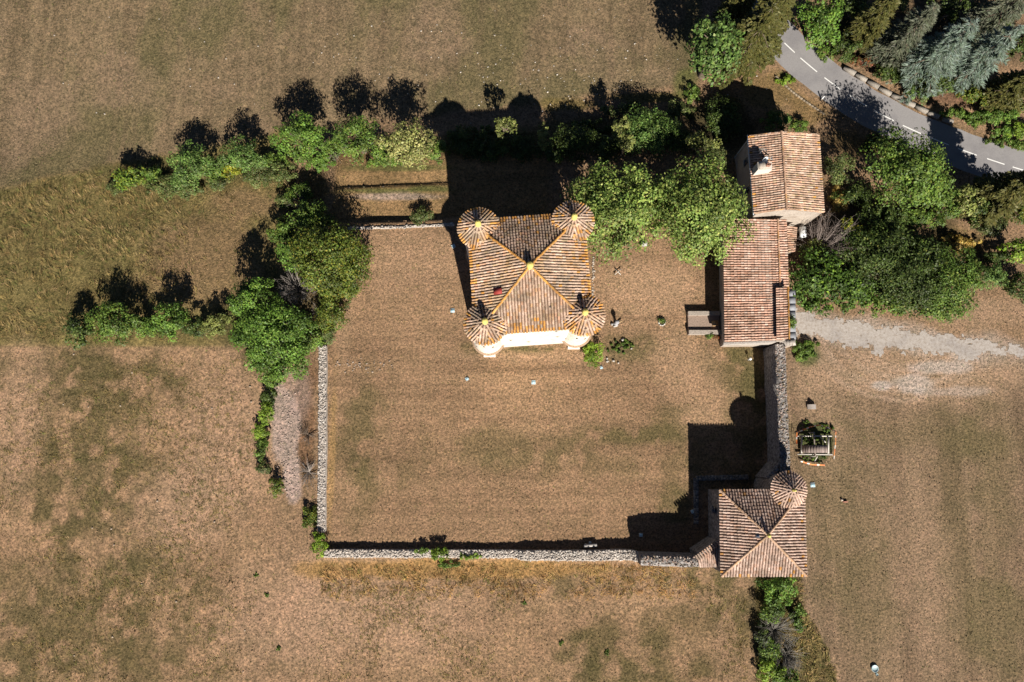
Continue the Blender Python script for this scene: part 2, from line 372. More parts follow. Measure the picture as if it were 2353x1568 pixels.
    C = lay(C, .5 * blob(X, Y, 690, 900, 30, 60, soft=.8, wob=.6, seed=87), (.30, .22, .18))
    # --- orange straw along the outside of the south wall
    C = lay(C, .8 * blob(X, Y, 1050, 1308, 330, 20, soft=.7, wob=.6, seed=88), (.29, .170, .060))
    C = lay(C, .6 * blob(X, Y, 762, 1050, 8, 190, soft=.8, wob=.5, seed=89), (.30, .19, .075))
    # --- east yard and east field
    ef = smooth(33.2, 34.2, X) * smooth(14, 12, Y)
    s2 = .55 * fbm(X * .55, Y * .05, 90, 4) + .45 * fbm(X * 1.9, Y * .04, 172, 2); p2 = fbm(X * .13, Y * .10, 91, 5)
    eco = np.array([.200, .136, .082]) * (.48 + .80 * s2[:, None] + .30 * p2[:, None])
    C = C * (1 - ef[:, None]) + ef[:, None] * eco
    for d, k in (((2150, 1000, 260, 40), .35), ((1930, 1150, 90, 200), .35), ((2200, 1250, 40, 300), .35), ((2280, 1100, 50, 200), .4), ((2000, 1400, 60, 140), .35), ((2300, 1450, 60, 120), .5)):
        C = lay(C, min(.9, k * 1.05) * blob(X, Y, *d, soft=1.2, wob=.7, seed=92), (.112, .094, .040))
    for d, k in (((2150, 850, 220, 60), .85), ((1950, 860, 110, 40), .5), ((2250, 720, 120, 36), .6), ((2120, 1300, 60, 200), .4), ((1890, 950, 40, 120), .4)):
        C = lay(C, k * blob(X, Y, *d, soft=1.1, wob=.6, seed=93), (.305, .205, .125))
    # curved wheel tracks
    p = G(2060, 730)
    rr = np.hypot(X - p[0], (Y - p[1]) * 1.15) + .5 * (fbm(X * .2, Y * .2, 94) - .5)
    trk = sum(a_ * np.exp(-((rr - q_) / w__) ** 2) for q_, w__, a_ in ((6.9, .2, .5), (7.6, .25, .7), (8.6, .3, 1), (9.2, .2, .6), (10.3, .3, 1), (11.0, .25, .6), (12.1, .4, .6))) * smooth(3, -2, Y - p[1] + 4) * smooth(34, 36, X) * smooth(.2, .5, fbm(X * .2, Y * .2, 170, 3))
    C = lay(C, .8 * np.clip(trk, 0, 1), (.40, .285, .195))
    for d, k in (((2100, 880, 50, 16), .6), ((2160, 845, 60, 14), .6), ((2030, 885, 22, 9), .7), ((2200, 900, 80, 10), .35)):
        C = lay(C, k * blob(X, Y, *d, soft=.7, wob=.9, seed=95), (.40, .345, .29))
    for d, k in (((1930, 755, 130, 36), .55), ((2080, 780, 140, 36), .55), ((2240, 803, 150, 34), .55)):
        C = lay(C, k * blob(X, Y, *d, soft=.9, wob=.6, seed=98, rot=-.13), (.36, .295, .235))
    C = lay(C, .9 * blob(X, Y, 1874, 1018, 40, 42, soft=.25, wob=.3, seed=99), (.055, .068, .024))
    C = lay(C, .8 * blob(X, Y, 1855, 815, 32, 26, soft=.6, seed=96), (.075, .09, .028))
    bk = [G(*q)[:2] for q in ((1738, 1322), (1838, 1322), (1848, 1400), (1870, 1440), (1900, 1490), (1915, 1530), (1930, 1620), (1738, 1620))]
    wx_ = X + 1.0 * (fbm(X * .6, Y * .6, 165, 4) - .5); wy_ = Y + 1.0 * (fbm(X * .6, Y * .6, 166, 4) - .5); ib = inpoly(wx_, wy_, bk).astype(float)
    C = C * (1 - ib[:, None]) + ib[:, None] * (np.array([.125, .098, .040]) * (.45 + 1.1 * fbm(X * .7, Y * .7, 167, 4)[:, None]))
    ie = inpoly(wx_ - .55, wy_, bk).astype(float) * (1 - ib); C = lay(C, .6 * ie * (X > 38), (.33, .22, .13))
    C = C * (.93 + .14 * fbm(X * 1.6, Y * 1.6, 97, 3))[:, None]
    C = C * np.array([.93, .95, 1.07])
    GC['x'] = xs; GC['y'] = ys; GC['c'] = C.reshape(sh[0], sh[1], 3)
    ny, nx = sh; i = np.arange(ny - 1)[:, None] * nx + np.arange(nx - 1)[None]
    F = np.stack([i, i + 1, i + nx + 1, i + nx], -1).reshape(-1, 4)
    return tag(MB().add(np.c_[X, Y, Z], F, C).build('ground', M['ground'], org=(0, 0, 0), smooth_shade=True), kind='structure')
build_ground()

# gravel track, its ragged edge follows the worn grass
up = [(1822, 715), (1850, 722), (1900, 735), (1960, 742), (2040, 752), (2100, 765), (2150, 772), (2190, 776), (2240, 782), (2290, 792), (2330, 796), (2420, 800)]
lo = [(2420, 822), (2345, 818), (2300, 812), (2262, 812), (2225, 828), (2180, 812), (2120, 808), (2060, 797), (2035, 792), (2030, 820), (2010, 812), (2005, 792), (1960, 797), (1920, 786), (1880, 775), (1822, 765)]
tp = [P(x, y, .05)[:2] for x, y in up + lo]
def grid_track():
    q = np.array(tp); st_ = .2; gx = np.arange(q[:, 0].min() - 1.5, 78, st_); gy = np.arange(q[:, 1].min() - 3.5, q[:, 1].max() + 1.5, st_); X, Y = np.meshgrid(gx, gy); x = X.ravel(); y = Y.ravel()
    ax = x + 1.5 * (fbm(x * .7, y * .7, 160, 4) - .5) + .9 * (vnoise(x * 2.6, y * 2.6, 161) - .5); ay = y + 1.5 * (fbm(x * .7, y * .7, 162, 4) - .5) + .9 * (vnoise(x * 2.6, y * 2.6, 163) - .5)
    ins_ = np.zeros(len(x), bool); j = len(q) - 1
    for i in range(len(q)):
        c = ((q[i, 1] > ay) != (q[j, 1] > ay)) & (ax < (q[j, 0] - q[i, 0]) * (ay - q[i, 1]) / (q[j, 1] - q[i, 1] + 1e-12) + q[i, 0]); ins_ ^= c; j = i
    ins_ &= (x < 76)
    ny, nx = X.shape; v = np.full((ny + 1) * (nx + 1), -1); k = np.nonzero(ins_)[0]; r0, c0 = k // nx, k % nx
    F = np.c_[r0 * (nx + 1) + c0, r0 * (nx + 1) + c0 + 1, (r0 + 1) * (nx + 1) + c0 + 1, (r0 + 1) * (nx + 1) + c0]; u, inv = np.unique(F, return_inverse=True); F = inv.reshape(-1, 4)
    V = np.c_[gx[0] - st_ / 2 + (u % (nx + 1)) * st_, gy[0] - st_ / 2 + (u // (nx + 1)) * st_]; V = V + rng.uniform(-.05, .05, V.shape)
    return MB().add(np.c_[V, terr(V[:, 0], V[:, 1]) + .03], F).build('gravel_track', M['track'])
tr = grid_track(); tag(tr, kind='structure')

# ------------------------------------------------------------------ road with markings, parapet
def ribbon(c, w0, w1, z, dz=0):
    d = np.gradient(c, axis=0); d /= np.linalg.norm(d, axis=1)[:, None]; nrm = np.c_[-d[:, 1], d[:, 0]]
    A = c + nrm * np.asarray(w0).reshape(-1, 1); B = c + nrm * np.asarray(w1).reshape(-1, 1)
    n = len(c); V = np.r_[np.c_[A, np.full(n, z)], np.c_[B, np.full(n, z + dz)]]
    i = np.arange(n - 1); F = np.c_[n + i, n + i + 1, i + 1, i]
    return V, F
rc = resample(road_pts, .5); nn = len(rc)
ed = lambda s: 2.75 + .18 * (fbm(np.arange(nn) * .22, np.zeros(nn), s, 3) - .5) * 2
road = MB().add(*ribbon(rc, ed(31), -ed(32), ROAD_Z)).build('road', M['asphalt']); tag(road, kind='structure')
dash_px = [((640, 165), (700, 240)), ((750, 287), (818, 350)), ((860, 390), (973, 485)), ((1015, 517), (1130, 602)), ((1180, 635), (1305, 712)), ((1355, 742), (1483, 808)), ((1538, 838), (1668, 896)), ((1718, 917), (1853, 971)), ((1908, 992), (2040, 1040)), ((2105, 1060), (2220, 1099)), ((2280, 1118), (2353, 1140))]
for a, b in dash_px:
    pa = P(*zr(*a), ROAD_Z); pb = P(*zr(*b), ROAD_Z)
    s = np.linspace(0, 1, 8)[:, None]; c = (pa + (pb - pa) * s)[:, :2]
    c = np.array([rc[np.argmin(((rc - k) ** 2).sum(1))] * .5 + k * .5 for k in c]); c[1:-1] = (c[:-2] + c[2:] + c[1:-1]) / 3
    V, F = ribbon(c, .075, -.075, ROAD_Z + .006); MB().add(V, F).build('lane_dash', M['paint'], road)
# worn verge strips (sandy shoulder)
for sgn, nm in ((1, 'far'), (-1, 'near')):
    e = ed(31 if sgn > 0 else 32); wv = .35 + .3 * fbm(np.arange(nn) * .3, np.zeros(nn) + sgn, 33, 3)
    V, F = ribbon(rc, sgn * (e - .1), sgn * (e + wv), ROAD_Z - .012, -.02)
    if sgn > 0: F = F[:, ::-1]
    MB().add(V, F, (.20, .135, .085)).build('verge', M['ground'], road)

par_px = [((1152, 450), (1230, 492)), ((1235, 494), (1306, 538)), ((1312, 540), (1388, 582)), ((1392, 586), (1468, 630)), ((1472, 632), (1546, 668)), ((1550, 672), (1628, 704)), ((1634, 708), (1712, 748)), ((1716, 750), (1790, 782)), ((1815, 792), (1885, 812))]
pp = [(P(*zr(*a), ROAD_Z + .35), P(*zr(*b), ROAD_Z + .35)) for a, b in par_px]
root = empty('stone_parapet', (*((pp[0][0] + pp[-1][1]) / 2)[:2], ROAD_Z - .1))
for k, (a, b) in enumerate(pp):
    c = (a + b) / 2; L = np.hypot(*(b - a)[:2]); rz = math.atan2(b[1] - a[1], b[0] - a[0])
    mb = MB(); box(mb, (c[0], c[1], ROAD_Z + .16 - (.12 if k == 8 else 0)), (L - .06, .50, .62), rz, np.array((.30, .27, .235)) * rng.uniform(.8, 1.15), jit=.03)
    mb.build('stone_block', M['stone'], root)
tag(root, 'low parapet of long weathered stone blocks along the far edge of the road', 'parapet')
# kerb-like low edge on the bank above the near verge
e1 = np.array([G(*zr(x, y))[:2] for x, y in ((690, 512), (760, 580), (830, 640), (890, 680), (960, 730), (1030, 775))])
mb = MB()
ec = resample(e1, .45)
for k in range(len(ec) - 1):
    a, b = ec[k], ec[k + 1]; c = (a + b) / 2
    box(mb, (c[0], c[1], tz(*c) + .05), (.5, .18, .4), math.atan2(b[1] - a[1], b[0] - a[0]) + rng.normal(0, .06), np.array((.27, .22, .16)) * rng.uniform(.7, 1.15), jit=.08)
o = mb.build('bank_edging', M['stone']); tag(o, 'thin line of sunken edging stones on the grassy bank beside the road', 'edging')

# ------------------------------------------------------------------ tiled roofs
PAL_KEEP = [((.50, .37, .29), 4), ((.40, .31, .25), 3.2), ((.28, .22, .18), 1.4), ((.58, .43, .34), 4), ((.50, .24, .13), 1.8), ((.29, .24, .11), 1.3), ((.50, .25, .06), 1.4), ((.60, .49, .42), 1.5)]
PAL_GATE = [((.46, .31, .24), 5), ((.38, .27, .22), 4), ((.27, .20, .17), 2), ((.56, .41, .33), 4), ((.46, .24, .14), 1.5), ((.60, .50, .43), 1.5)]
PAL_FARM = [((.50, .31, .22), 5), ((.42, .24, .16), 3), ((.33, .22, .16), 2), ((.58, .43, .33), 3), ((.46, .20, .10), 1.3), ((.38, .30, .14), .8), ((.62, .52, .44), 1.2)]
PAL_ANNEX = [((.52, .31, .22), 5), ((.44, .24, .16), 4), ((.36, .21, .15), 2), ((.60, .43, .34), 3), ((.50, .20, .10), 1.2), ((.62, .52, .45), 1)]
PAL_ORANGE = [((.58, .27, .05), 5), ((.60, .33, .09), 3), ((.48, .27, .13), 1.5), ((.56, .40, .26), 1)]
def pick(pal, n):
    w_ = np.array([p[1] for p in pal]); i = rng.choice(len(pal), n, p=w_ / w_.sum()); c_ = np.array([p[0] for p in pal]); mean = (c_ * w_[:, None]).sum(0) / w_.sum(); k = PICK_VAR; return (c_[i] * k + mean * (1 - k)) * rng.uniform(.86, 1.14, (n, 1)) * rng.uniform(.92, 1.08)
PICK_VAR = .42
for _p in (PAL_FARM, PAL_ANNEX, PAL_GATE):
    for _k, (_c, _w) in enumerate(_p):
        _m = sum(_c) / 3; _p[_k] = (tuple((.86 * v + .14 * _m) * 1.08 for v in _c), _w)
ARC = np.linspace(0, math.pi, 6)
def tile_row(a, b, nrm, width, pal, parent, name='tile_row', L=.40, lichen=0.0, mb=None):
    a = np.asarray(a, float); b = np.asarray(b, float); d = b - a; ln = np.linalg.norm(d)
    if ln < .15: return None
    d /= ln; nrm = np.asarray(nrm, float); nrm = nrm - d * nrm.dot(d); nrm /= np.linalg.norm(nrm); lat = np.cross(nrm, d)
    n = max(1, int(round(ln / L))); L = ln / n; col = pick(pal, n)
    if lichen:
        if lichen > .4:
            q_ = a + d * (np.arange(n)[:, None] + .5) * L; n1 = smooth(.50, .72, fbm(q_[:, 0] * .7, q_[:, 1] * .7, 180, 4))[:, None]; n2 = smooth(.5, .7, fbm(q_[:, 0] * .55 + 9, q_[:, 1] * .55, 184, 4))[:, None]
            col = col * (1 - .38 * n1) + .38 * n1 * np.array([.50, .27, .085]) ; col = col * (1 - .5 * n2) + .5 * n2 * np.array([.30, .255, .19])
        pr = lichen * np.exp(-(n - 1 - np.arange(n)) * .8); oi = rng.random(n) < pr; col[oi] = pick(PAL_ORANGE, n)[oi]
    own = mb is None
    if own: mb = MB()
    hgt = width * .52
    for i in range(n):
        j = rng.normal(0, .017); j2 = rng.normal(0, .017); lift = rng.uniform(0, .015)
        p0 = a + d * (i * L - .01) + lat * j; p1 = a + d * ((i + 1) * L + .04) + lat * j2
        V = [p0 + lat * (math.cos(t) * width * .42) + nrm * (math.sin(t) * hgt * .86 + lift) for t in ARC] + \
            [p1 + lat * (math.cos(t) * width * .5) + nrm * (math.sin(t) * hgt + .028 + lift) for t in ARC]
        mb.add(V, [[k, k + 6, k + 7, k + 1] for k in range(5)], col[i]); mb.add(V[6:], [[0, 1, 2, 3, 4, 5]][::-1], col[i] * .8)
    if own: return mb.build(name, M['tile'], parent)
BED = (.16, .10, .072)
def slope_bed(mb, pts, drop=.0): mb.add(pts, [list(range(len(pts)))], BED)
def pnorm(a, b, c):
    n = np.cross(np.asarray(b) - a, np.asarray(c) - a); n /= np.linalg.norm(n); return n if n[2] > 0 else -n
def quad_roof(parent, r0, r1, e0, e1, pitch, pal, width=None, lichen=0.0, name='roof_slope'):
    """r0-r1 upper edge, e0-e1 eave; rows run from upper edge to eave"""
    r0, r1, e0, e1 = map(np.asarray, (r0, r1, e0, e1)); nr = pnorm(r0, r1, e0)
    mb = MB(); t = .10
    top = [r0, r1, e1, e0]; 
    if np.cross(r1 - r0, e0 - r0)[2] > 0: top = top[::-1]
    bot = [p - np.array([0, 0, t]) for p in top]; mb.add(top, [[3, 2, 1, 0]], BED); mb.add(bot, [[0, 1, 2, 3]], BED)
    for i in range(4):
        j = (i + 1) % 4; mb.add([top[i], top[j], bot[j], bot[i]], [[0, 1, 2, 3]], (.3, .22, .17))
    sl_ = mb.build(name, M['tile'], parent)
    n = max(1, int(round(max(np.linalg.norm(r1 - r0), np.linalg.norm(e1 - e0)) / pitch)))
    for k in range(n):
        s = (k + .5) / n; tile_row(r0 + (r1 - r0) * s + nr * .01, e0 + (e1 - e0) * s + nr * .01, nr, width or pitch * .8, pal, sl_, lichen=lichen)
    return sl_
def pyramid_roof(parent, corners, apex, pitch, pal, skip=None, lichen=0.0, hip=PAL_ORANGE):
    apex = np.asarray(apex, float); cs = [np.asarray(c, float) for c in corners]
    for i in range(4):
        a, b = cs[i], cs[(i + 1) % 4]; nr = pnorm(apex, a, b)
        ax = (b - a); wd = np.linalg.norm(ax); ax /= wd
        mb = MB(); mb.add([a, b, apex], [[0, 1, 2]], BED)
        lowa, lowb = a - (0, 0, .12), b - (0, 0, .12); mb.add([lowa, lowb, b, a], [[0, 1, 2, 3]], (.3, .22, .17))
        mb.add([lowa, apex - (0, 0, .12), lowb], [[0, 1, 2]], BED)
        sl_ = mb.build('roof_slope', M['tile'], parent)
        u0 = (apex - a).dot(ax); n = int(round(wd / pitch))
        dn = (a + ax * u0) - apex                                   # straight down the slope
        for k in range(n):
            u = (k + .5) * wd / n
            f = (u0 - u) / u0 if u < u0 else (u - u0) / (wd - u0)   # where the hip is met
            top = apex + dn * max(f - .03, 0.004) + ax * (u - u0); bot = apex + dn + ax * (u - u0)
            if np.linalg.norm(bot - top) < .3 or (skip and skip(top, bot)): continue
            bot2 = bot + dn / np.linalg.norm(dn) * rng.uniform(0, .05)
            tile_row(top + nr * .01, bot2 + nr * .01, nr, pitch * .8, pal, sl_, lichen=lichen)
    for c in cs:
        tile_row(apex + (0, 0, .04), c + (0, 0, .05), (0, 0, 1), .32, hip, parent, 'hip_tiles', L=.45)
def cone_roof(parent, c, r, z0, rise, pitch, pal, sectors=8, rot=0.0, lichen=0.0):
    mb = MB(); lathe(mb, c, [(r * .98, z0 - .12), (r * .98, z0 - .02), (.05, z0 + rise - .02)], 32, BED); mb.build('roof_cone', M['tile'], parent)
    for s in range(sectors):
        th = rot + (s + .5) * 2 * math.pi / sectors; dn = np.array([math.cos(th), math.sin(th)]); lt = np.array([-dn[1], dn[0]]); half = r * math.sin(math.pi / sectors); tn = math.tan(math.pi / sectors)
        n = max(3, int(round(2 * half / pitch)))
        for k in range(n):
            u = -half + (k + .5) * 2 * half / n; v0 = max(abs(u) / tn - .28, .16); v1 = math.sqrt(r * r - u * u) + rng.uniform(0, .04)
            if v1 - v0 < .2: continue
            def at(v):
                rr = math.hypot(u, v); p = np.array(c[:2]) + dn * v + lt * u; return np.array([p[0], p[1], c[2] + z0 + rise * (1 - rr / r)])
            a, b = at(v0), at(v1); nr = np.array([dn[0] * rise / r, dn[1] * rise / r, 1.0])
            tile_row(a, b, nr, pitch * .8, pal, parent, L=.42, lichen=lichen)
def finial(parent, p, s=1.0):
    mb = MB(); lathe(mb, p, [(.26 * s, -.05), (.27 * s, .08), (.17 * s, .16), (.13 * s, .26), (.24 * s, .38), (.27 * s, .52), (.18 * s, .66), (.02, .74)], 12, (.62, .52, .15))
    f = mb.build('finial', M['lichen'], parent, smooth_shade=True); return f

# ------------------------------------------------------------------ the square keep with four corner turrets
KC = np.array([2.0, 19.28]); KR = R(4.0)
def K(x, y, z): c, s = math.cos(KR), math.sin(KR); return np.array([KC[0] + x * c - y * s, KC[1] + x * s + y * c, z])
keep = empty('castle_keep', (KC[0], KC[1], 0)); EZ = 11.75
hx, hy = 6.55, 6.6
mb = MB(); prism(mb, [K(x, y, 0)[:2] for x, y in ((-hx + .2, -hy + .2), (hx - .2, -hy + .2), (hx - .2, hy - .2), (-hx + .2, hy - .2))], -1.6, EZ - .1); kw = mb.build('wall', M['lime'], keep)
for x, z in ((-3.2, 9.9), (2.6, 9.7), (-.4, 3.4), (-2.6, 5.5), (3.0, 5.8)):
    mb = MB(); p = K(x, -hy + .19, z); box(mb, p, (.22, .06, .6), KR, (.02, .018, .015)); box(mb, p + (0, -.02, .36), (.5, .08, .12), KR, (.5, .44, .36)); mb.build('loophole', M['plain'], kw)
tur = {'NW': z1(345, 325), 'NE': z1(1185, 265), 'SW': z1(405, 1177), 'SE': z1(1280, 1098)}
TZ = {'NW': 12.1, 'NE': 12.2, 'SW': 12.0, 'SE': 12.0}; TR = 2.32
tc = {k: P(*v, TZ[k]) for k, v in tur.items()}
def under(t, b):
    m = (t + b) / 2; return all(any(np.hypot(*(q - c)[:2]) < TR - .1 for c in tc.values()) for q in (t, m, b))
pyramid_roof(keep, [K(-hx, -hy, EZ), K(hx, -hy, EZ), K(hx, hy, EZ), K(-hx, hy, EZ)], K(-.05, .15, 14.35), .325, PAL_KEEP, under, .75)
finial(keep, K(-.05, .15, 14.35), 1.5)
for k, c in tc.items():
    z = TZ[k]; mb = MB(); base = np.array([c[0], c[1], 0])
    lathe(mb, base, [(.3, .35), (.95, .75), (1.45, 1.15), (1.85, 1.45), (2.02, 1.6), (2.08, 1.72), (2.02, 1.84), (1.90, 1.9), (1.88, 2.4), (1.88, z - .12)], 40)
    t = mb.build('turret', M['lime'], keep, smooth_shade=False)
    mb = MB(); lathe(mb, base, [(1.94, 1.42), (2.10, 1.56), (2.16, 1.70), (2.12, 1.83), (1.92, 1.93)], 40, (.36, .25, .17)); mb.build('string_course', M['stone'], t)
    sx = -1 if 'W' in k else 1; sy = -1 if 'S' in k else 1
    f = c[:2] + np.array([sx * -.1, sy * 1.35]) if sy < 0 else c[:2] + np.array([0, .6])
    mb = MB(); prism(mb, [(f[0] - .75, f[1] - .75), (f[0] + .75, f[1] - .75), (f[0] + .6, f[1] + 1.2), (f[0] - .6, f[1] + 1.2)], -1.0, (.55, .55, 1.5, 1.5)); mb.build('buttress', M['lime'], t)
    cone_roof(t, base, TR, z, 1.45, .325, PAL_KEEP, 9, rng.uniform(0, 1), .45)
    finial(t, (c[0], c[1], z + 1.42), 1.3)
    for a in (-1.75, -1.2, -2.4, 1.5):
        mb = MB(); q = base + (1.88 * math.cos(a), 1.88 * math.sin(a), 5.5 + 2.2 * math.sin(a * 3)); box(mb, q, (.08, .2, .5), a, (.02, .018, .015)); mb.build('loophole', M['plain'], t)
    if k == 'SE':        # patch of grey ridge mortar on the shaded side
        pass
# red replacement sheet on the west slope
p = P(*z1(515, 885), 13.12); mb = MB(); box(mb, p, (.95, .68, .10), KR, (.30, .045, .035), ry=R(-22)); tag(mb.build('roof_hatch', M['plain'], keep), 'dark red metal roof hatch')
for x, y, zh_ in ((1025, 765, 13.0), (980, 1025, 12.8), (440, 365, 12.9)):
    p = P(*z1(x, y), zh_); mb = MB(); lathe(mb, p, [(.10, -.3), (.10, .1), (.02, .11)], 8, (.08, .07, .06)); mb.build('vent', M['plain'], keep)
tag(keep, 'square castle keep with orange-lichened tile roof and four round corner turrets', 'castle')

# ------------------------------------------------------------------ gatehouse pavilion (south-east)
GE = 5.65
gc = [P(*z3(860, 1438), GE), P(*z3(1553, 1436), GE), P(*z3(1533, 738), GE), P(*z3(848, 738), GE)]
gate = empty('corner_pavilion', (28.5, -9.5, 0)); gm = sum(gc) / 4
ins = [g + (gm - g) / np.linalg.norm((gm - g)[:2]) * .30 for g in gc]
mb = MB(); prism(mb, [g[:2] for g in ins], -.6, GE - .08); gw = mb.build('wall', M['greywall'], gate)
apx = P(*z3(1240, 1106), 7.75)
gtc = P(*z3(1412, 732), 6.75); GTR = 1.98
pyramid_roof(gate, gc, apx, .325, PAL_GATE, lambda t, b: all(np.hypot(*(q - gtc)[:2]) < GTR - .1 for q in (t, b)), .12, hip=[((.50, .35, .26), 4), ((.44, .30, .2), 3), ((.50, .28, .12), 1)])
finial(gate, apx, .8)
mb = MB(); lathe(mb, (gtc[0], gtc[1], 0), [(1.65, -.5), (1.65, 6.65)], 32); gt = mb.build('turret', M['greywall'], gate)
cone_roof(gt, np.array([gtc[0], gtc[1], 0]), GTR, 6.7, 1.35, .31, PAL_GATE + [((.62, .44, .34), 4)], 8, .2, .05)
finial(gt, (gtc[0], gtc[1], 8.02), .6)
p = P(*z3(1158, 1110), 7.4); mb = MB(); box(mb, p, (.45, .36, .12), 0, (.12, .13, .15), ry=R(-18)); hv = mb.build('skylight', M['metal'], gate)
mb = MB(); box(mb, p + (-.02, 0, .065), (.32, .24, .02), 0, (.02, .03, .05), ry=R(-18)); mb.build('pane', M['darkglass'], hv)
for yy in (-7.2, -11.2):
    mb = MB(); box(mb, (ins[0][0] - .02, yy, 3.2), (.08, .7, 1.1), 0, (.03, .03, .03)); wf_ = mb.build('window', M['darkglass'], gate)
    mb = MB(); box(mb, (ins[0][0] - .04, yy, 2.6), (.14, .9, .1), 0, (.36, .32, .28)); mb.build('sill', M['stone'], wf_)
tag(gate, 'square stone pavilion with pinkish pyramid tile roof and one round corner turret', 'pavilion')

# ------------------------------------------------------------------ masonry walls
def rubble(mb, n, fx, cols, smin=.14, smax=.34, flat=.5):
    for _ in range(n):
        x, y, z = fx(); s = rng.uniform(smin, smax); box(mb, (x, y, z), (s * rng.uniform(.8, 1.5), s, s * flat), rng.uniform(0, 3.1), np.array(cols[rng.integers(len(cols))]) * rng.uniform(.86, 1.12), rng.normal(0, .10), rng.normal(0, .10), .12)
RUB = [(.47, .425, .38), (.42, .375, .335), (.51, .465, .42), (.37, .325, .285), (.45, .385, .33)]
RUBD = [(.30, .235, .20), (.20, .16, .13), (.40, .36, .33), (.16, .125, .08), (.32, .23, .19)]
def wall_run(name, pts, thick, hts, z0, label, mat='stone', dens=26, cols=RUB, core=(.38, .34, .30), n_sub=0.6, size=(.08, .20)):
    """a masonry wall along a centre line, its uneven top paved with rubble"""
    p = np.array(pts, float); d = np.r_[0, np.cumsum(np.hypot(*np.diff(p, axis=0).T))]; s = np.arange(0, d[-1] + .01, n_sub)
    c = np.c_[np.interp(s, d, p[:, 0]), np.interp(s, d, p[:, 1])]; hh = np.interp(s, d, hts); th = np.interp(s, d, thick)
    hh = hh + .10 * (fbm(s * .7, s * 0, 51, 3) - .5) * 2
    t = np.gradient(c, axis=0); t /= np.linalg.norm(t, axis=1)[:, None]; nn_ = np.c_[-t[:, 1], t[:, 0]]
    wob = .07 * (fbm(s * .8, s * 0 + 3, 52, 3) - .5) * 2; wob2 = .07 * (fbm(s * .8, s * 0 + 8, 53, 3) - .5) * 2
    A = c + nn_ * (th / 2 + wob)[:, None]; B = c - nn_ * (th / 2 + wob2)[:, None]; n = len(c)
    root = empty(name, (*c[n // 2], z0))
    mb = MB(); V = np.r_[np.c_[A, np.full(n, z0)], np.c_[A, hh], np.c_[B, hh], np.c_[B, np.full(n, z0)]]; i = np.arange(n - 1)
    F = np.r_[np.c_[i, i + n, i + n + 1, i + 1], np.c_[i + n, i + 2 * n, i + 2 * n + 1, i + n + 1], np.c_[i + 2 * n, i + 3 * n, i + 3 * n + 1, i + 2 * n + 1]]
    mb.add(V, F[:, ::-1], core); mb.add(V[[0, n, 2 * n, 3 * n]], [[0, 1, 2, 3]], core); mb.add(V[[n - 1, 2 * n - 1, 3 * n - 1, 4 * n - 1]], [[3, 2, 1, 0]], core)
    mb.build('wall_body', M[mat], root)
    mb = MB(); area = d[-1] * thick[0]
    def f():
        k = rng.uniform(0, d[-1]); q = rng.uniform(-.5, .5); x = np.interp(k, s, c[:, 0]); y = np.interp(k, s, c[:, 1]); nx = np.interp(k, s, nn_[:, 0]); ny = np.interp(k, s, nn_[:, 1]); tt = np.interp(k, s, th)
        return x + nx * q * tt, y + ny * q * tt, np.interp(k, s, hh) + rng.uniform(-.02, .045)
    rubble(mb, int(area * dens), f, cols, *size, .38); tag(mb.build('rubble_stones', M['stone'], root), kind='stuff')
    tag(root, label, 'wall', kind='thing'); return root
def PL(z, *pts): return [P(x, y, z)[:2] for x, y in pts]
wall_run('court_wall', PL(.7, (741, 795), (741, 900), (740, 1050), (738, 1150), (738, 1228)), [.88] * 5, [.75, .8, .75, .7, .65], -.8, 'ruined white rubble wall along the west side of the court', n_sub=.6, dens=64)
wall_run('court_wall', PL(.65, (744, 1272), (900, 1273), (1060, 1273), (1195, 1274), (1200, 1277), (1330, 1277), (1445, 1275), (1472, 1279)), [.92, .92, .9, .9, 1.15, 1.2, 1.2, 1.1], [.6, .6, .6, .6, .75, .8, .9, 1.6], -.8, 'long low rubble wall along the south side of the court', dens=64)
wall_run('court_wall', PL(3.4, (1474, 1288), (1520, 1290), (1572, 1291), (1640, 1291)), [1.15] * 4, [3.0, 3.4, 3.5, 3.5], -.8, 'tall wall stub with brown mossy top beside the pavilion', mat='greywall', cols=RUBD, dens=22)
wall_run('court_wall', PL(3.9, (1793, 792), (1796, 880), (1800, 960), (1803, 1040), (1806, 1100)), [1.2] * 5, [3.9, 3.9, 3.85, 3.9, 3.9], -.4, 'tall grey wall with mottled stony top along the east side of the court', mat='greywall', cols=RUBD, dens=24)
# white edge stones of the tall stub
# diagonal corner room with a tiled top, south-west of the pavilion
A = P(*z3(600, 1212), 0)[:2]; B = P(*z3(742, 1112), 0)[:2]
cr = empty('corner_room', (*(A + B) / 2, 0)); Cq = np.array([B[0] + .1, gc[0][1] + 1.2]); Dq = np.array([A[0] + .3, gc[0][1] + 1.05])
mb = MB(); prism(mb, [A, (A[0] + .2, Dq[1]), (ins[0][0] + .02, Dq[1]), (ins[0][0] + .02, B[1])], -.6, (4.05, 3.3, 3.3, 4.05)); mb.build('wall', M['greywall'], cr)
ra = np.array([*P(*z3(652, 1296), 4.1)]); rb = np.array([*P(*z3(838, 1160), 4.1)]); 
ea = P(*z3(680, 1362), 3.6); eb = P(*z3(846, 1362), 3.6)
quad_roof(cr, ra + (.25, -.18, -.1), rb + (.2, -.3, -.1), ea, eb, .32, PAL_GATE)
dv = (rb - ra); pn = np.array([-dv[1], dv[0], 0]); pn /= np.linalg.norm(pn); nrow = int(np.linalg.norm(dv) / .3)
for k in range(nrow):
    q = ra + dv * (k + .5) / nrow; tile_row(q + pn * .30 + (0, 0, .08), q - pn * .28 + (0, 0, .12), (0, 0, 1), .25, PAL_FARM, cr, 'coping_tile')
tag(cr, 'small wedge-shaped room with tiled top between the pavilion and the south wall', 'outbuilding')
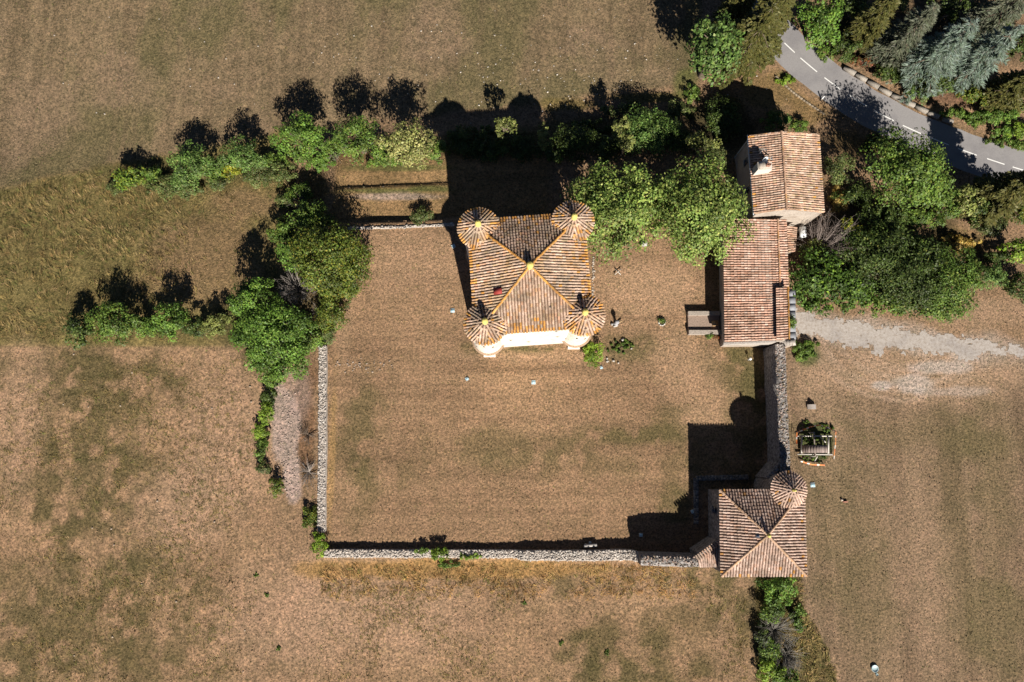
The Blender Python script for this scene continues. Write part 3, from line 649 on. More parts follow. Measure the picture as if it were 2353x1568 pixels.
# diagonal walls by the pavilion turret
wall_run('corner_buttress_wall', [P(*z3(1232, 520), 0)[:2] + (.3, 0), P(*z3(1140, 650), 0)[:2]], [.6, .6], [3.7, 3.9], -.4, 'short diagonal grey wall between the pavilion turret and the east wall', mat='greywall', cols=RUBD, dens=14)
# low stone kerb around the pavilion, in its shadow
kp = [P(*z3(655, 1010), 0)[:2], P(*z3(652, 640), 0)[:2], P(*z3(1080, 632), 0)[:2]]
mb = MB(); kq = np.vstack([np.linspace(kp[0], kp[1], 16), np.linspace(kp[1], kp[2], 18)[1:]])
for k in range(len(kq) - 1):
    c = (kq[k] + kq[k + 1]) / 2; d = kq[k + 1] - kq[k]
    for q in (-.18, .18): box(mb, (c[0] - d[1] * q * 2, c[1] + d[0] * q * 2, .08), (.42, .34, .22), math.atan2(d[1], d[0]) + rng.normal(0, .1), np.array((.20, .19, .18)) * rng.uniform(.6, 1.2), jit=.07)
tag(mb.build('stone_kerb', M['stone']), 'angled low line of paving stones round the shaded side of the pavilion', 'kerb')

# retaining walls of the north terraces
wall_run('retaining_wall', [G(800, 524)[:2] + (0, -.1), G(900, 521)[:2] + (0, -.1), G(1000, 517)[:2] + (0, -.1), G(1050, 514)[:2] + (0, -.1)], [.35] * 4, [.10, .12, .12, .12], -1.4, 'low white-topped retaining wall at the north edge of the court', dens=30, size=(.10, .24))
wall_run('retaining_wall', [G(796, 433)[:2], G(900, 430)[:2], G(1045, 428)[:2]], [.3] * 3, [-1.12, -1.1, -1.08], -1.8, 'broken stone ledge half hidden in grass on the north terrace', dens=9, cols=[(.16, .14, .09), (.24, .2, .16), (.12, .11, .06)], size=(.10, .24), core=(.12, .10, .055))

# ------------------------------------------------------------------ farmhouse (north-east) with gable roof
FE, FRZ = 5.45, 7.0
fW0, fW1 = P(*z2(500, 104), FE), P(*z2(538, 615), FE); fR0, fR1 = P(*z2(716, 80), FRZ), P(*z2(748, 584), FRZ); fE0, fE1 = P(*z2(958, 96), FE), P(*z2(993, 607), FE)
farm = empty('farmhouse', (*((fW0 + fE1) / 2)[:2], -.4))
quad_roof(farm, fR0, fR1, fW0, fW1, .30, PAL_FARM, lichen=.1)
quad_roof(farm, fR0, fR1, fE0, fE1, .30, PAL_FARM + [((.44, .36, .18), 2)], lichen=.15)
tile_row(fR0 + (0, .1, .06), fR1 + (0, -.1, .06), (0, 0, 1), .30, PAL_ORANGE + PAL_FARM + PAL_FARM, farm, 'ridge_tiles', L=.5)
tile_row(fE1 + (-.1, .08, .05), fR1 + (0, .08, .05), (0, 0, 1), .2, PAL_ORANGE + PAL_FARM + PAL_FARM, farm, 'verge_tiles'); tile_row(fW1 + (.1, .08, .05), fR1 + (0, .08, .05), (0, 0, 1), .2, PAL_ORANGE + PAL_FARM + PAL_FARM, farm, 'verge_tiles')
tile_row(fE0 + (-.1, -.02, .05), fR0 + (0, -.02, .05), (0, 0, 1), .2, PAL_ORANGE + PAL_FARM + PAL_FARM, farm, 'verge_tiles'); tile_row(fW0 + (.1, -.02, .05), fR0 + (0, -.02, .05), (0, 0, 1), .2, PAL_ORANGE + PAL_FARM + PAL_FARM, farm, 'verge_tiles')
def inn(p, q, k): d = q - p; return p + d / np.linalg.norm(d[:2]) * k
ww = [inn(fW1, fE1, .22)[:2], inn(fE1, fW1, .22)[:2], inn(fE0, fW0, .22)[:2], inn(fW0, fE0, .22)[:2]]
mb = MB(); z0 = -2.2
q = [np.r_[p, z0] for p in ww] + [np.r_[p, FE - .02] for p in ww]; gs = np.array([fR1[0], fR1[1] + .04, FRZ - .12]); gn = np.array([fR0[0], fR0[1] - .04, FRZ - .12])
mb.add([q[0], q[1], q[5], gs, q[4]], [[0, 1, 2, 3, 4]]); mb.add([q[1], q[2], q[6], q[5]], [[0, 1, 2, 3]]); mb.add([q[2], q[3], q[7], gn, q[6]], [[0, 1, 2, 3, 4]]); mb.add([q[3], q[0], q[4], q[7]], [[0, 1, 2, 3]])
fwall = mb.build('wall', M['farmwall'], farm)
mb = MB(); tube(mb, [fW0 + (-.07, .1, -.08), fW1 + (-.07, -.1, -.08)], .075, 8, (.55, .60, .64)); gut = mb.build('gutter', M['metal'], farm)
mb = MB(); a = inn(fW0, fE0, .12) + (0, -.3, 0); tube(mb, [a + (-.1, 0, -.1), a + (.02, 0, -.4), (a[0] + .02, a[1], z0 + 1.6)], .06, 8, (.52, .56, .60)); mb.build('downpipe', M['metal'], gut)
for t_, zc in ((.25, 3.4), (.62, 3.3)):
    c = (ww[3] + (ww[0] - ww[3]) * t_); mb = MB(); box(mb, (c[0] - .0, c[1], zc), (.10, .8, 1.2), 0, (.02, .02, .025)); wd_ = mb.build('window', M['darkglass'], farm)
    mb = MB(); box(mb, (c[0] - .03, c[1], zc - .66), (.18, 1.0, .1), 0, (.4, .36, .31)); mb.build('sill', M['stone'], wd_)
p = P(*z2(588, 163), 6.05); mb = MB(); box(mb, p, (.95, .72, .12), R(-3), (.20, .20, .19), ry=R(-21)); sk = mb.build('skylight', M['metal'], farm)
mb = MB(); box(mb, p + (-.03, 0, .07), (.68, .46, .03), R(-3), (.02, .03, .06), ry=R(-21)); mb.build('pane', M['darkglass'], sk)
# chimney block with its capped flue
cp = P(*z2(588, 330), 6.2); mb = MB(); cx_, cy_ = cp[0], cp[1]
prism(mb, [(cx_ - .95, cy_ - .45), (cx_ + .75, cy_ - .40), (cx_ + .75, cy_ + .50), (cx_ - .95, cy_ + .50)], 5.6, (7.5, 7.5, 7.5, 7.5), (.60, .55, .48)); chm = mb.build('chimney', M['plain'], farm)
mb = MB(); box(mb, (cx_ - .45, cy_ + .05, 7.58), (.80, .95, .14), 0, (.42, .37, .31)); mb.build('chimney_cap', M['stone'], chm)
mb = MB()
for sx in (-.05, .35): lathe(mb, (cx_ + .15 + sx * .6, cy_ + .05, 7.5), [(.17, 0), (.16, .5), (.12, .5), (.11, .05)], 12, (.25, .13, .09))
mb.build('flue', M['plain'], chm)
tag(farm, 'tall farmhouse with red-tiled gable roof, chimney and small roof window', 'house')
def dish(p, r, az, el, label):
    root = empty('satellite_dish', p); from mathutils import Euler
    Mx = np.array(Euler((R(90 - el), 0, az)).to_matrix()); prof = [(0.01, 0), (r * .5, .03 * r / .4), (r * .85, .085 * r / .4), (r, .12 * r / .4)]
    mb0 = MB(); lathe(mb0, (0, 0, 0), prof, 20); V = np.concatenate(mb0.V) @ Mx.T + np.array(p) + (0, 0, .75); mb = MB().add(V, np.concatenate(mb0.F), (.56, .62, .66)); mb.build('reflector', M['metal'], root, smooth_shade=True)
    mb = MB(); tube(mb, [np.array(p) + (0, 0, -.1), np.array(p) + (0, 0, .75)], .03, 6, (.3, .3, .3)); mb.build('mast', M['metal'], root)
    mb = MB(); f = np.array(p) + (0, 0, .75) + Mx @ np.array([0, 0, r]); tube(mb, [np.array(p) + (0, 0, .75) + Mx @ np.array([0, -r * .9, .1]), f], .015, 5, (.3, .3, .3)); box(mb, f, (.1, .1, .12), az, (.35, .35, .36)); mb.build('feed_arm', M['metal'], root)
    tag(root, label, 'satellite dish', 'dishes on the farmhouse roof')
dish(P(*z2(598, 268), 6.9) - (0, 0, .55), .52, R(35), 32, 'larger tilted satellite dish just north of the farmhouse chimney')
dish(P(*z2(640, 262), 6.9) - (0, 0, .55), .34, R(150), 35, 'smaller satellite dish nearest the farmhouse roof ridge')
ap = P(*z2(560, 235), 6.2); mb = MB(); tube(mb, [ap + (0, 0, -.1), ap + (0, 0, 1.9)], .025, 5, (.25, .25, .26)); ar = empty('television_antenna', ap); mb.build('mast', M['metal'], ar)
mb = MB(); tube(mb, [ap + (-.5, .1, 1.85), ap + (.5, -.1, 1.85)], .02, 5, (.3, .3, .3))
for k in range(6): x = -.45 + k * .18; tube(mb, [ap + (x - .03, -.28, 1.86), ap + (x + .03, .28, 1.86)], .012, 4, (.3, .3, .3))
mb.build('aerial', M['metal'], ar); tag(ar, 'thin rooftop television antenna above the farmhouse west slope', 'antenna')

# ------------------------------------------------------------------ long low annex running south from the farmhouse
AW, AR = 3.5, 5.0
aW0, aW1 = P(*z2(336, 640), AW), P(*z2(346, 1452), AW); aR0, aR1 = P(*z2(690, 650), AR), P(*z2(684, 1440), AR); aRm = P(*z2(704, 1088), AR)
aE0, aE1 = P(*z2(743, 648), AR - .3), P(*z2(757, 1090), AR - .3)
annex = empty('annex', (*((aW0 + aR1) / 2)[:2], 0))
quad_roof(annex, aR0, np.array([aRm[0], aR1[1], AR]), aW0, aW1, .315, PAL_ANNEX, lichen=.03)
quad_roof(annex, aR0, aRm, aE0, aE1, .315, PAL_ANNEX)
tile_row(aR0 + (0, 0, .07), aRm + (0, 0, .07), (0, 0, 1), .26, PAL_ANNEX + PAL_ORANGE, annex, 'ridge_tiles', L=.5)
g0, g1 = P(*z2(754, 1092), 5.75), P(*z2(762, 1432), 5.75); h0, h1 = P(*z2(682, 1094), 5.35), P(*z2(686, 1438), 5.35)
quad_roof(annex, g0, g1, h0, h1, .315, PAL_ANNEX)
tile_row(g0 + (.05, 0, .05), g1 + (.05, 0, .05), (0, 0, 1), .26, PAL_ORANGE, annex, 'ridge_tiles', L=.45)
mb = MB(); prism(mb, [(h0[0] + .1, h1[1] + .1), (g1[0] + .05, g1[1] + .1), (g0[0] + .05, g0[1] - .05), (h0[0] + .1, h0[1] - .05)], 3.5, (5.2, 5.6, 5.6, 5.2)); mb.build('parapet_wall', M['farmwall'], annex)
sw_, se_ = inn(aW1, aR1, .45), g1
mb = MB(); prism(mb, [(aW1[0] + .45, aW1[1] - .1), (aR1[0] - .1, aR1[1] - .05), (aR1[0] - .1, aR0[1]), (aW0[0] + .45, aW0[1])], -.6, (AW - .05, AR - .15, AR - .15, AW - .05)); aw = mb.build('wall', M['farmwall'], annex)
mb = MB(); prism(mb, [(aR1[0] - .1, aR1[1] - .05), (g1[0] + .1, g1[1]), (aE0[0] - .1, aE0[1]), (aR1[0] - .1, aR0[1])], -.6, 4.4); mb.build('wall', M['farmwall'], annex)
mb = MB(); tube(mb, [aW0 + (-.08, 0, -.08), aW1 + (-.08, 0, -.08)], .06, 8, (.25, .2, .17)); mb.build('gutter', M['metal'], annex)
# mortar fillet of broken stones on the south verge
mb = MB(); prism(mb, [(aW1[0] - .15, aW1[1] - .32), (aR1[0], aR1[1] - .22), (aR1[0], aR1[1] - .02), (aW1[0] - .15, aW1[1] - .06)], 2.8, (AW - .05, AR - .1, AR - .1, AW - .05), (.44, .40, .36)); mb.build('verge_coping', M['stone'], annex)
for yy in (1000, 1130, 1300):
    c = P(*z2(336, yy), 1.2); mb = MB(); box(mb, (aW0[0] + .44, c[1], 1.15 if yy != 1130 else 1.0), (.1, 1.0, 1.3 if yy != 1130 else 2.0), 0, (.03, .025, .02)); mb.build('door' if yy == 1130 else 'window', M['plain'], annex)
# slate ledge of the outer gate on the east side, split in slabs
s0, s1 = P(*z2(782, 1108), 3.6), P(*z2(785, 1436), 3.6); nsl = 7
mb = MB(); prism(mb, [(s1[0] - .95, s1[1] - .6), (s1[0] + .42, s1[1] - .6), (s0[0] + .42, s0[1]), (s0[0] - .95, s0[1])], -.3, 3.5); mb.build('gate_wall', M['farmwall'], annex)
for k in range(nsl):
    c = s0 + (s1 - s0) * (k + .5) / nsl; mb = MB(); box(mb, c + (0, 0, .02), (.88, (s0[1] - s1[1]) / nsl - .03, .12), 0, np.array((.22, .23, .25)) * rng.uniform(.8, 1.2), jit=.02, rx=rng.normal(0, .02)); mb.build('slate_slab', M['plain'], annex)
for k in range(5):
    c = P(*z2(712 + 21 * k, 1455), 3.75); mb = MB(); box(mb, c, (.38, .75, .12), rng.normal(0, .06), np.array((.42, .38, .34)) * rng.uniform(.8, 1.15), jit=.03); mb.build('stone_slab', M['stone'], annex)
tag(annex, 'long low tiled annex stretching south from the farmhouse to the gate', 'annex')
# lean-to roof behind, half hidden by shrubs
lt = [P(*z2(748, 690), 3.0), P(*z2(756, 868), 3.0), P(*z2(812, 700), 2.4), P(*z2(800, 862), 2.4)]
lean = empty('lean_to', (*((lt[0] + lt[3]) / 2)[:2], 0)); quad_roof(lean, lt[0], lt[1], lt[2], lt[3], .30, PAL_FARM)
mb = MB(); prism(mb, [lt[1][:2] + (0, .1), lt[3][:2] + (-.1, .1), lt[2][:2] + (-.1, -.1), lt[0][:2] + (0, -.1)], -.5, (2.9, 2.3, 2.3, 2.9)); mb.build('wall', M['farmwall'], lean)
tag(lean, 'little red-tiled lean-to behind the annex, half hidden by shrubs', 'lean-to')
# terrace platform with two side kerbs on the court side of the annex
tp0, tp1 = P(*z2(108, 1250), .8), P(*z2(322, 1400), .8); plat = empty('stone_terrace', (*((tp0 + tp1) / 2)[:2], 0))
xa, xb = tp0[0], aW1[0] + .4; yt, yb = tp0[1], tp1[1]
mb = MB(); prism(mb, [(xa, yb + .5), (xb, yb + .5), (xb, yt - .5), (xa, yt - .5)], -.3, .42, (.30, .225, .18)); mb.build('floor_slab', M['stone'], plat)
mb = MB(); prism(mb, [(xa - .04, yt - .52), (xb, yt - .52), (xb, yt), (xa - .04, yt)], -.3, .78, (.36, .31, .265)); mb.build('side_kerb', M['stone'], plat)
mb = MB(); prism(mb, [(xa - .04, yb), (xb, yb), (xb, yb + .52), (xa - .04, yb + .52)], -.3, .80, (.36, .31, .265)); mb.build('side_kerb', M['stone'], plat)
tag(plat, 'small paved terrace with two stone side kerbs in front of the annex door', 'terrace')
c = P(*z2(282, 1330), .55); mb = MB(); box(mb, (c[0], c[1], .55), (.75, .7, .22), .1, (.42, .27, .14), jit=.03); box(mb, (c[0] - .1, c[1], .70), (.5, .5, .1), .3, (.46, .30, .16), jit=.03); tag(mb.build('sandstone_step', M['stone']), 'sandy orange stone step block on the annex terrace', 'step')

# white tank behind the annex
tpz = P(*z2(855, 735), 1.5); mb = MB(); tube(mb, [tpz + (.02, -.75, 0), tpz + (.02, -.68, 0), tpz + (0, .66, 0), tpz + (0, .74, 0)], [.22, .42, .42, .22], 16, (.72, .74, .74)); tk = empty('gas_tank', (tpz[0], tpz[1], tz(tpz[0], tpz[1]))); mb.build('shell', M['metal'], tk, smooth_shade=True)
mb = MB(); lathe(mb, tpz + (0, .1, .38), [(.16, 0), (.16, .12), (.02, .14)], 12, (.6, .6, .6)); mb.build('valve_cap', M['metal'], tk)
mb = MB(); [box(mb, tpz + (0, s, -.95), (.6, .15, 1.4), 0, (.4, .38, .35)) for s in (-.45, .45)]; mb.build('cradle', M['plain'], tk)
tag(tk, 'rounded white tank tucked behind the annex below the farmhouse', 'tank')

# ------------------------------------------------------------------ vegetation
def leaf_cards(centers, outward, size, col, aspect=.62, up=.45, rand=.75, seed=0):
    """rhombic leaves, one per centre, facing roughly outward and up"""
    r = np.random.default_rng(seed); n = len(centers)
    nr = outward * .6 + np.array([0, 0, up]) + r.normal(0, rand * .55, (n, 3)); nr /= np.linalg.norm(nr, axis=1)[:, None] + 1e-9
    a = r.normal(0, 1, (n, 3)); a -= nr * (a * nr).sum(1)[:, None]; a /= np.linalg.norm(a, axis=1)[:, None] + 1e-9; b = np.cross(nr, a)
    s = (size * r.uniform(.65, 1.35, n))[:, None]
    V = np.stack([centers + a * s * .5, centers + b * s * .5 * aspect + nr * s * .08, centers - a * s * .5, centers - b * s * .5 * aspect + nr * s * .08], 1).reshape(-1, 3)
    F = np.arange(4 * n).reshape(n, 4); return V, F, np.repeat(col, 4, axis=0)
def jitter_cols(pal, n, r, var=.22):
    w_ = np.array([p[1] for p in pal]); i = r.choice(len(pal), n, p=w_ / w_.sum()); c = np.array([p[0] for p in pal])[i]
    return c * r.uniform(1 - var, 1 + var, (n, 1)) * r.uniform(.93, 1.07, (n, 3))
LG = [((.062, .110, .026), 5), ((.080, .125, .030), 3), ((.048, .088, .024), 3), ((.105, .135, .034), 1)]
PALS = {
 'green': LG,
 'bright': [((.066, .128, .026), 5), ((.052, .104, .026), 3), ((.094, .150, .034), 2)],
 'blue': [((.060, .110, .034), 5), ((.076, .124, .042), 3), ((.045, .085, .028), 3), ((.12, .16, .07), .8)],
 'chest': [((.112, .165, .052), 5), ((.150, .195, .068), 3), ((.070, .118, .034), 4), ((.20, .23, .09), 1)],
 'olive': [((.080, .105, .022), 4), ((.062, .092, .022), 4), ((.12, .115, .024), 2), ((.05, .08, .02), 3)],
 'yellow': [((.17, .18, .022), 4), ((.11, .15, .026), 3), ((.21, .19, .02), 1)],
 'cream': [((.20, .205, .105), 4), ((.25, .25, .145), 3), ((.11, .135, .05), 3), ((.155, .17, .08), 3)],
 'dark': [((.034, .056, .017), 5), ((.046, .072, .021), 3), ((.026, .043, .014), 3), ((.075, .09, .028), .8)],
 'glossy': [((.036, .070, .015), 5), ((.055, .104, .020), 3), ((.026, .050, .013), 3), ((.10, .16, .028), 1)],
 'bramble': [((.060, .085, .034), 4), ((.075, .095, .045), 3), ((.09, .085, .045), 2), ((.045, .068, .025), 3)],
 'pale': [((.125, .145, .060), 4), ((.10, .125, .045), 3), ((.16, .17, .085), 1)],
 'rust': [((.14, .045, .028), 3), ((.10, .055, .03), 3), ((.07, .06, .03), 2)],
 'lime': [((.125, .19, .028), 4), ((.09, .155, .024), 3)],
 'conifer': [((.085, .082, .022), 4), ((.066, .068, .020), 4), ((.105, .098, .028), 2)],
 'cedar': [((.150, .190, .155), 5), ((.19, .235, .20), 3), ((.11, .145, .115), 3), ((.085, .115, .075), 2)],
 'greycedar': [((.105, .115, .080), 5), ((.085, .095, .058), 4), ((.13, .135, .095), 2)],
 'shrubby': [((.085, .135, .026), 4), ((.06, .105, .026), 3), ((.13, .15, .026), 2)],
 'straw': [((.28, .195, .075), 4), ((.33, .24, .11), 3), ((.20, .15, .055), 3), ((.13, .12, .035), 2)],
}
BARK = (.16, .125, .095)
def crown_points(r, R3, K_, n, low=-.35, shell=.62):
    d = r.normal(0, 1, (K_ * 6, 3)); d /= np.linalg.norm(d, axis=1)[:, None]; d = d[d[:, 2] > low][:K_]
    f = r.uniform(shell - .28, .93, (len(d), 1)); cc = d * f * R3; cr = r.uniform(.09, .24, len(d)) * min(R3[0], R3[1]) * (1.25 - .3 * f[:, 0]) + .12
    cr = np.minimum(cr, R3[2] * .6)
    wt = cr ** 2; i = r.choice(len(d), n, p=wt / wt.sum()); u = r.normal(0, 1, (n, 3)); u /= np.linalg.norm(u, axis=1)[:, None]
    u[:, 2] = np.where(u[:, 2] < -.35, -u[:, 2], u[:, 2])
    q = r.uniform(.3, 1.12, n) ** .6; st_ = r.uniform(.75, 1.35, (len(d), 3))
    pos = cc[i] + u * (cr[i] * q)[:, None] * (np.array([1.15, 1.15, .8]) * st_[i])
    out = u * .8 + cc[i] / (np.linalg.norm(cc[i], axis=1)[:, None] + 1e-6) * .5
    return pos, out, i, cc
NV = [100]
def tree(name, dx, dy, rx, ry, h, pal, label, cat='tree', group=None, zc=None, leaf=.26, dens=1.0, K_=None, low=-.35, trunk=True, rand=.75, seedy=None, flat=None):
    """rx, ry: plan half-widths read off; h: height in metres; crown fills the upper part"""
    NV[0] += 1; r = np.random.default_rng(NV[0])
    zc = zc if zc is not None else h * .58
    b = G(dx, dy, zc); k = mpp(b[2]); Rx, Ry = rx * k, ry * k; Rz = h - zc if flat is None else flat
    g = tz(b[0], b[1]); base = np.array([b[0], b[1], g - .1]); c = np.array([b[0], b[1], g + zc]); R3 = np.array([Rx * 1.1, Ry * 1.1, Rz])
    area = math.pi * Rx * Ry; n = int(min(16000, area * 3.3 / (leaf * leaf * .31) * dens)); K_ = K_ or int(15 + area * 1.5)
    pos, out, ci, cc = crown_points(r, R3, K_, n, low)
    col = jitter_cols(PALS[pal], n, r) * r.uniform(.5, 1.38, len(cc))[ci][:, None] * np.array([1.58, 1.50, 1.0])
    P3 = pos + c; ok = P3[:, 2] > g + .06; P3, out, col = P3[ok], out[ok], col[ok]
    root = empty(name, base)
    V, F, C = leaf_cards(P3, out, leaf, col, rand=rand, seed=NV[0]); MB().add(V, F, C).build('crown', M['leaf'], root)
    mb = MB(); r0 = max(.04, .045 * h * (1 if trunk else .5)); top = c + (0, 0, Rz * .3)
    mid = (base + top) / 2 + r.normal(0, .04 * h, 3) * (1, 1, 0)
    tube(mb, [base, base + (0, 0, .25 * h * .5), mid, top], [r0 * 1.25, r0, r0 * .75, r0 * .3], 7, BARK)
    for q in cc[r.choice(len(cc), min(len(cc), 9 if trunk else 5), replace=False)]:
        st = base + (top - base) * r.uniform(.35, .8); en = c + q * .9; tube(mb, [st, (st + en) / 2 + (0, 0, .08 * h), en], [r0 * .5, r0 * .32, r0 * .1], 5, BARK)
    mb.build('trunk' if trunk else 'stems', M['bark'], root)
    tag(root, label, cat, group); return root
def shrub(name, dx, dy, rx, ry, h, pal, label, cat='shrub', group=None, **kw):
    kw.setdefault('zc', h * .42); kw.setdefault('leaf', .22); kw.setdefault('trunk', False); kw.setdefault('low', -.15)
    return tree(name, dx, dy, rx, ry, h, pal, label, cat, group, **kw)
def conifer(dx, dy, r_px, h, pal, label, group=None, card=(.55, .16), droop=.22, nb=15, wh=16, low=.12, cat='tree', name='conifer', dens=1.0, lean=(0, 0)):
    """trunk with whorls of spreading boughs, each carrying feathery sprays"""
    NV[0] += 1; r = np.random.default_rng(NV[0])
    b = G(dx, dy, h * .5); g = tz(b[0], b[1]); base = np.array([b[0], b[1], g - .1]); Rm = r_px * mpp(h * .5)
    root = empty(name, base); pts = []; dirs = []; mb = MB(); r0 = .028 * h
    tube(mb, [base, base + (0, 0, h * .5), base + (0, 0, h)], [r0 * 1.2, r0 * .7, .03], 8, BARK)
    for wI in range(wh):
        t = low + (1 - low) * (wI / (wh - 1)) ** .9; z = h * t; L = Rm * (1 - t) ** .62 * 1.02 + .25
        for k in range(max(4, int(nb * (1 - .55 * t)))):
            a = r.uniform(0, 2 * math.pi); Lk = L * r.uniform(.62, 1.12); d = np.array([math.cos(a), math.sin(a), 0]); s = np.linspace(0, 1, 6)[:, None]
            br = base + (0, 0, z) + d * Lk * s + np.array([0, 0, 1]) * (.10 * Lk * np.sin(s * 2.2) - droop * Lk * s ** 2)
            if wI % 2 == 0: tube(mb, br[[0, 2, 5]], [r0 * .3, r0 * .18, .012], 4, BARK, cap=False)
            m = int(Lk * 30 * dens) + 4; u = r.uniform(.12, 1.05, m) ** .75; q = np.c_[[np.interp(u, s[:, 0], br[:, i]) for i in range(3)]].T
            side = np.array([-d[1], d[0], 0]); sg = r.choice([-1, 1], m)[:, None]; wdt = (.34 * Lk * (1 - .65 * u) * np.sqrt(r.random(m)))[:, None]
            q = q + side * sg * wdt + np.c_[np.zeros(m), np.zeros(m), -.10 * wdt[:, 0] + r.normal(0, .06, m)]
            dr = d * r.uniform(.5, 1.1, (m, 1)) + side * sg * r.uniform(.25, .9, (m, 1)) + r.normal(0, .18, (m, 3)); pts.append(q); dirs.append(dr)
    q = np.concatenate(pts); dr = np.concatenate(dirs); dr /= np.linalg.norm(dr, axis=1)[:, None]; n = len(q)
    up = np.array([0, 0, 1]) + r.normal(0, .45, (n, 3)); lat = np.cross(dr, up); lat /= np.linalg.norm(lat, axis=1)[:, None] + 1e-9
    Lc = (card[0] * r.uniform(.6, 1.3, n))[:, None]; Wc = (card[1] * r.uniform(.6, 1.3, n))[:, None]
    V = np.stack([q - dr * Lc * .4, q + lat * Wc * .5, q + dr * Lc * .6 - (0, 0, .03), q - lat * Wc * .5], 1).reshape(-1, 3); col = jitter_cols(PALS[pal], n, r) * 1.25
    MB().add(V, np.arange(4 * n).reshape(n, 4), np.repeat(col, 4, axis=0)).build('crown', M['leaf'], root); mb.build('trunk', M['bark'], root)
    tag(root, label, cat, group); return root
def dead_shrub(dx, dy, r_px, h, label, n=60, col=(.30, .26, .23), dirb=None, name='dead_shrub', up=.8):
    NV[0] += 1; r = np.random.default_rng(NV[0]); b = G(dx, dy, h * .4); g = tz(b[0], b[1]); base = np.array([b[0], b[1], g - .05]); Rm = r_px * mpp()
    mb = MB()
    for k in range(n):
        a = r.uniform(0, 2 * math.pi) if dirb is None else r.normal(dirb, .75); e = r.uniform(.45, 1.1); d = np.array([math.cos(a), math.sin(a), 0]); L = Rm * e
        hz = h * r.uniform(.5, 1.05); s = np.linspace(0, 1, 4)[:, None]; pt = base + d * L * s + np.array([0, 0, 1]) * hz * np.sin(s * 1.35) * up + r.normal(0, .03, (4, 3)) * s * h; c = np.array(col) * r.uniform(.7, 1.25)
        tube(mb, pt, [.045, .034, .024, .012], 3, c, cap=False)
        for j in range(4):
            st = pt[1] + (pt[3] - pt[1]) * r.random(); dd = d * r.uniform(.3, .8) + r.normal(0, .45, 3); en = st + dd * Rm * .32; tube(mb, [st, (st + en) / 2 + (0, 0, .04), en], [.016, .011, .005], 3, c, cap=False)
    o = mb.build(name, M['bark'], org=base); tag(o, label, 'shrub'); return o

# hedgerow across the north-west, from its west tip
HG = 'hedgerow along the north field'
shrub('hedge_shrub', 303, 412, 40, 36, 3.2, 'shrubby', 'yellow-green rounded shrub at the western tip of the north hedgerow', group=HG, leaf=.3)
shrub('hedge_shrub', 270, 428, 22, 20, 1.2, 'bramble', 'small low grey-green bush just west of the yellow shrub', group=HG)
shrub('bramble', 372, 430, 40, 28, 1.6, 'bramble', 'low grey-green bramble thicket beside the yellow shrub', group=HG)
tree('hedge_tree', 440, 382, 52, 58, 4.9, 'blue', 'bluish green young tree, second from the west tip of the north hedgerow', group=HG)
shrub('bramble', 425, 438, 52, 24, 1.4, 'bramble', 'bramble patch at the foot of the bluish young hedgerow tree', group=HG)
tree('hedge_tree', 555, 358, 55, 42, 5.6, 'blue', 'mottled blue-green tree with long twigs, third in the north hedgerow', group=HG, dens=.8)
shrub('bramble', 590, 398, 74, 34, 2.0, 'bramble', 'wide low bramble in front of the mottled hedgerow tree', group=HG)
shrub('hedge_shrub', 535, 395, 30, 18, 2.0, 'yellow', 'yellowish leafy clump in front of the mottled hedgerow tree', group=HG)
tree('hedge_tree', 692, 318, 68, 56, 7.4, 'bright', 'fresh green broad tree left of the dead twigs in the north hedgerow', group=HG)
shrub('hedge_shrub', 735, 372, 40, 26, 2.6, 'bright', 'low bright green bush at the terrace corner of the hedgerow', group=HG)
tree('hedge_tree', 822, 318, 56, 54, 7.2, 'green', 'dense green tree between the dead twigs and the cream tree', group=HG)
tree('hedge_tree', 938, 336, 70, 56, 7.0, 'cream', 'cream-flowering tree in the north hedgerow beside the keep shadow', group=HG, leaf=.3)
shrub('hedge_shrub', 1000, 348, 24, 38, 3.0, 'green', 'green bush just east of the cream-flowering tree', group=HG)
dead_shrub(776, 345, 34, 2.4, 'bare pale twigs between two green trees of the north hedgerow', 26, (.36, .31, .26))
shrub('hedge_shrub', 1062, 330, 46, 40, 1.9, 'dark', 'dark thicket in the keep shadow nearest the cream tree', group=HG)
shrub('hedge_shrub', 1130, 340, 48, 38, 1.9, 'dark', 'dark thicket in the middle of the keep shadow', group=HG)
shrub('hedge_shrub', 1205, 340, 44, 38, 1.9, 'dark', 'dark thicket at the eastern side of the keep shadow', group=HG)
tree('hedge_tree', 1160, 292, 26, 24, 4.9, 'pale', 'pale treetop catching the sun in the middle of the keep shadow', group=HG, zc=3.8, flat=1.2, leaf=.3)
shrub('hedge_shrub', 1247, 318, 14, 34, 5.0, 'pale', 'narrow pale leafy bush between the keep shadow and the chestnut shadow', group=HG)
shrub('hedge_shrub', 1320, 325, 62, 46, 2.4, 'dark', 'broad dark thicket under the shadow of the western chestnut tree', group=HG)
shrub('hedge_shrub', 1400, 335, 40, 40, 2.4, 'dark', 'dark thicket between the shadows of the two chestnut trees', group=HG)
tree('hedge_tree', 1490, 305, 78, 60, 3.9, 'blue', 'round shaded tree with a sunlit bluish tip north of the chestnuts', group=HG)
tree('hedge_tree', 1427, 292, 22, 24, 5.4, 'pale', 'small pale green tree left of the round shaded tree', group=HG, leaf=.28, zc=4.4, flat=1.2)
shrub('hedge_shrub', 1440, 325, 20, 28, 5.8, 'pale', 'pale bush at the lower left edge of the round shaded tree', group=HG, zc=4.6, flat=1.1)
tree('hedge_tree', 1612, 325, 38, 30, 4.4, 'pale', 'pale feathery tree west of the farmhouse corner', group=HG, leaf=.28, zc=3.4, flat=1.2)
shrub('hedge_shrub', 1640, 360, 28, 28, 3.5, 'bramble', 'dull green bush beside the farmhouse north-west corner', group=HG)
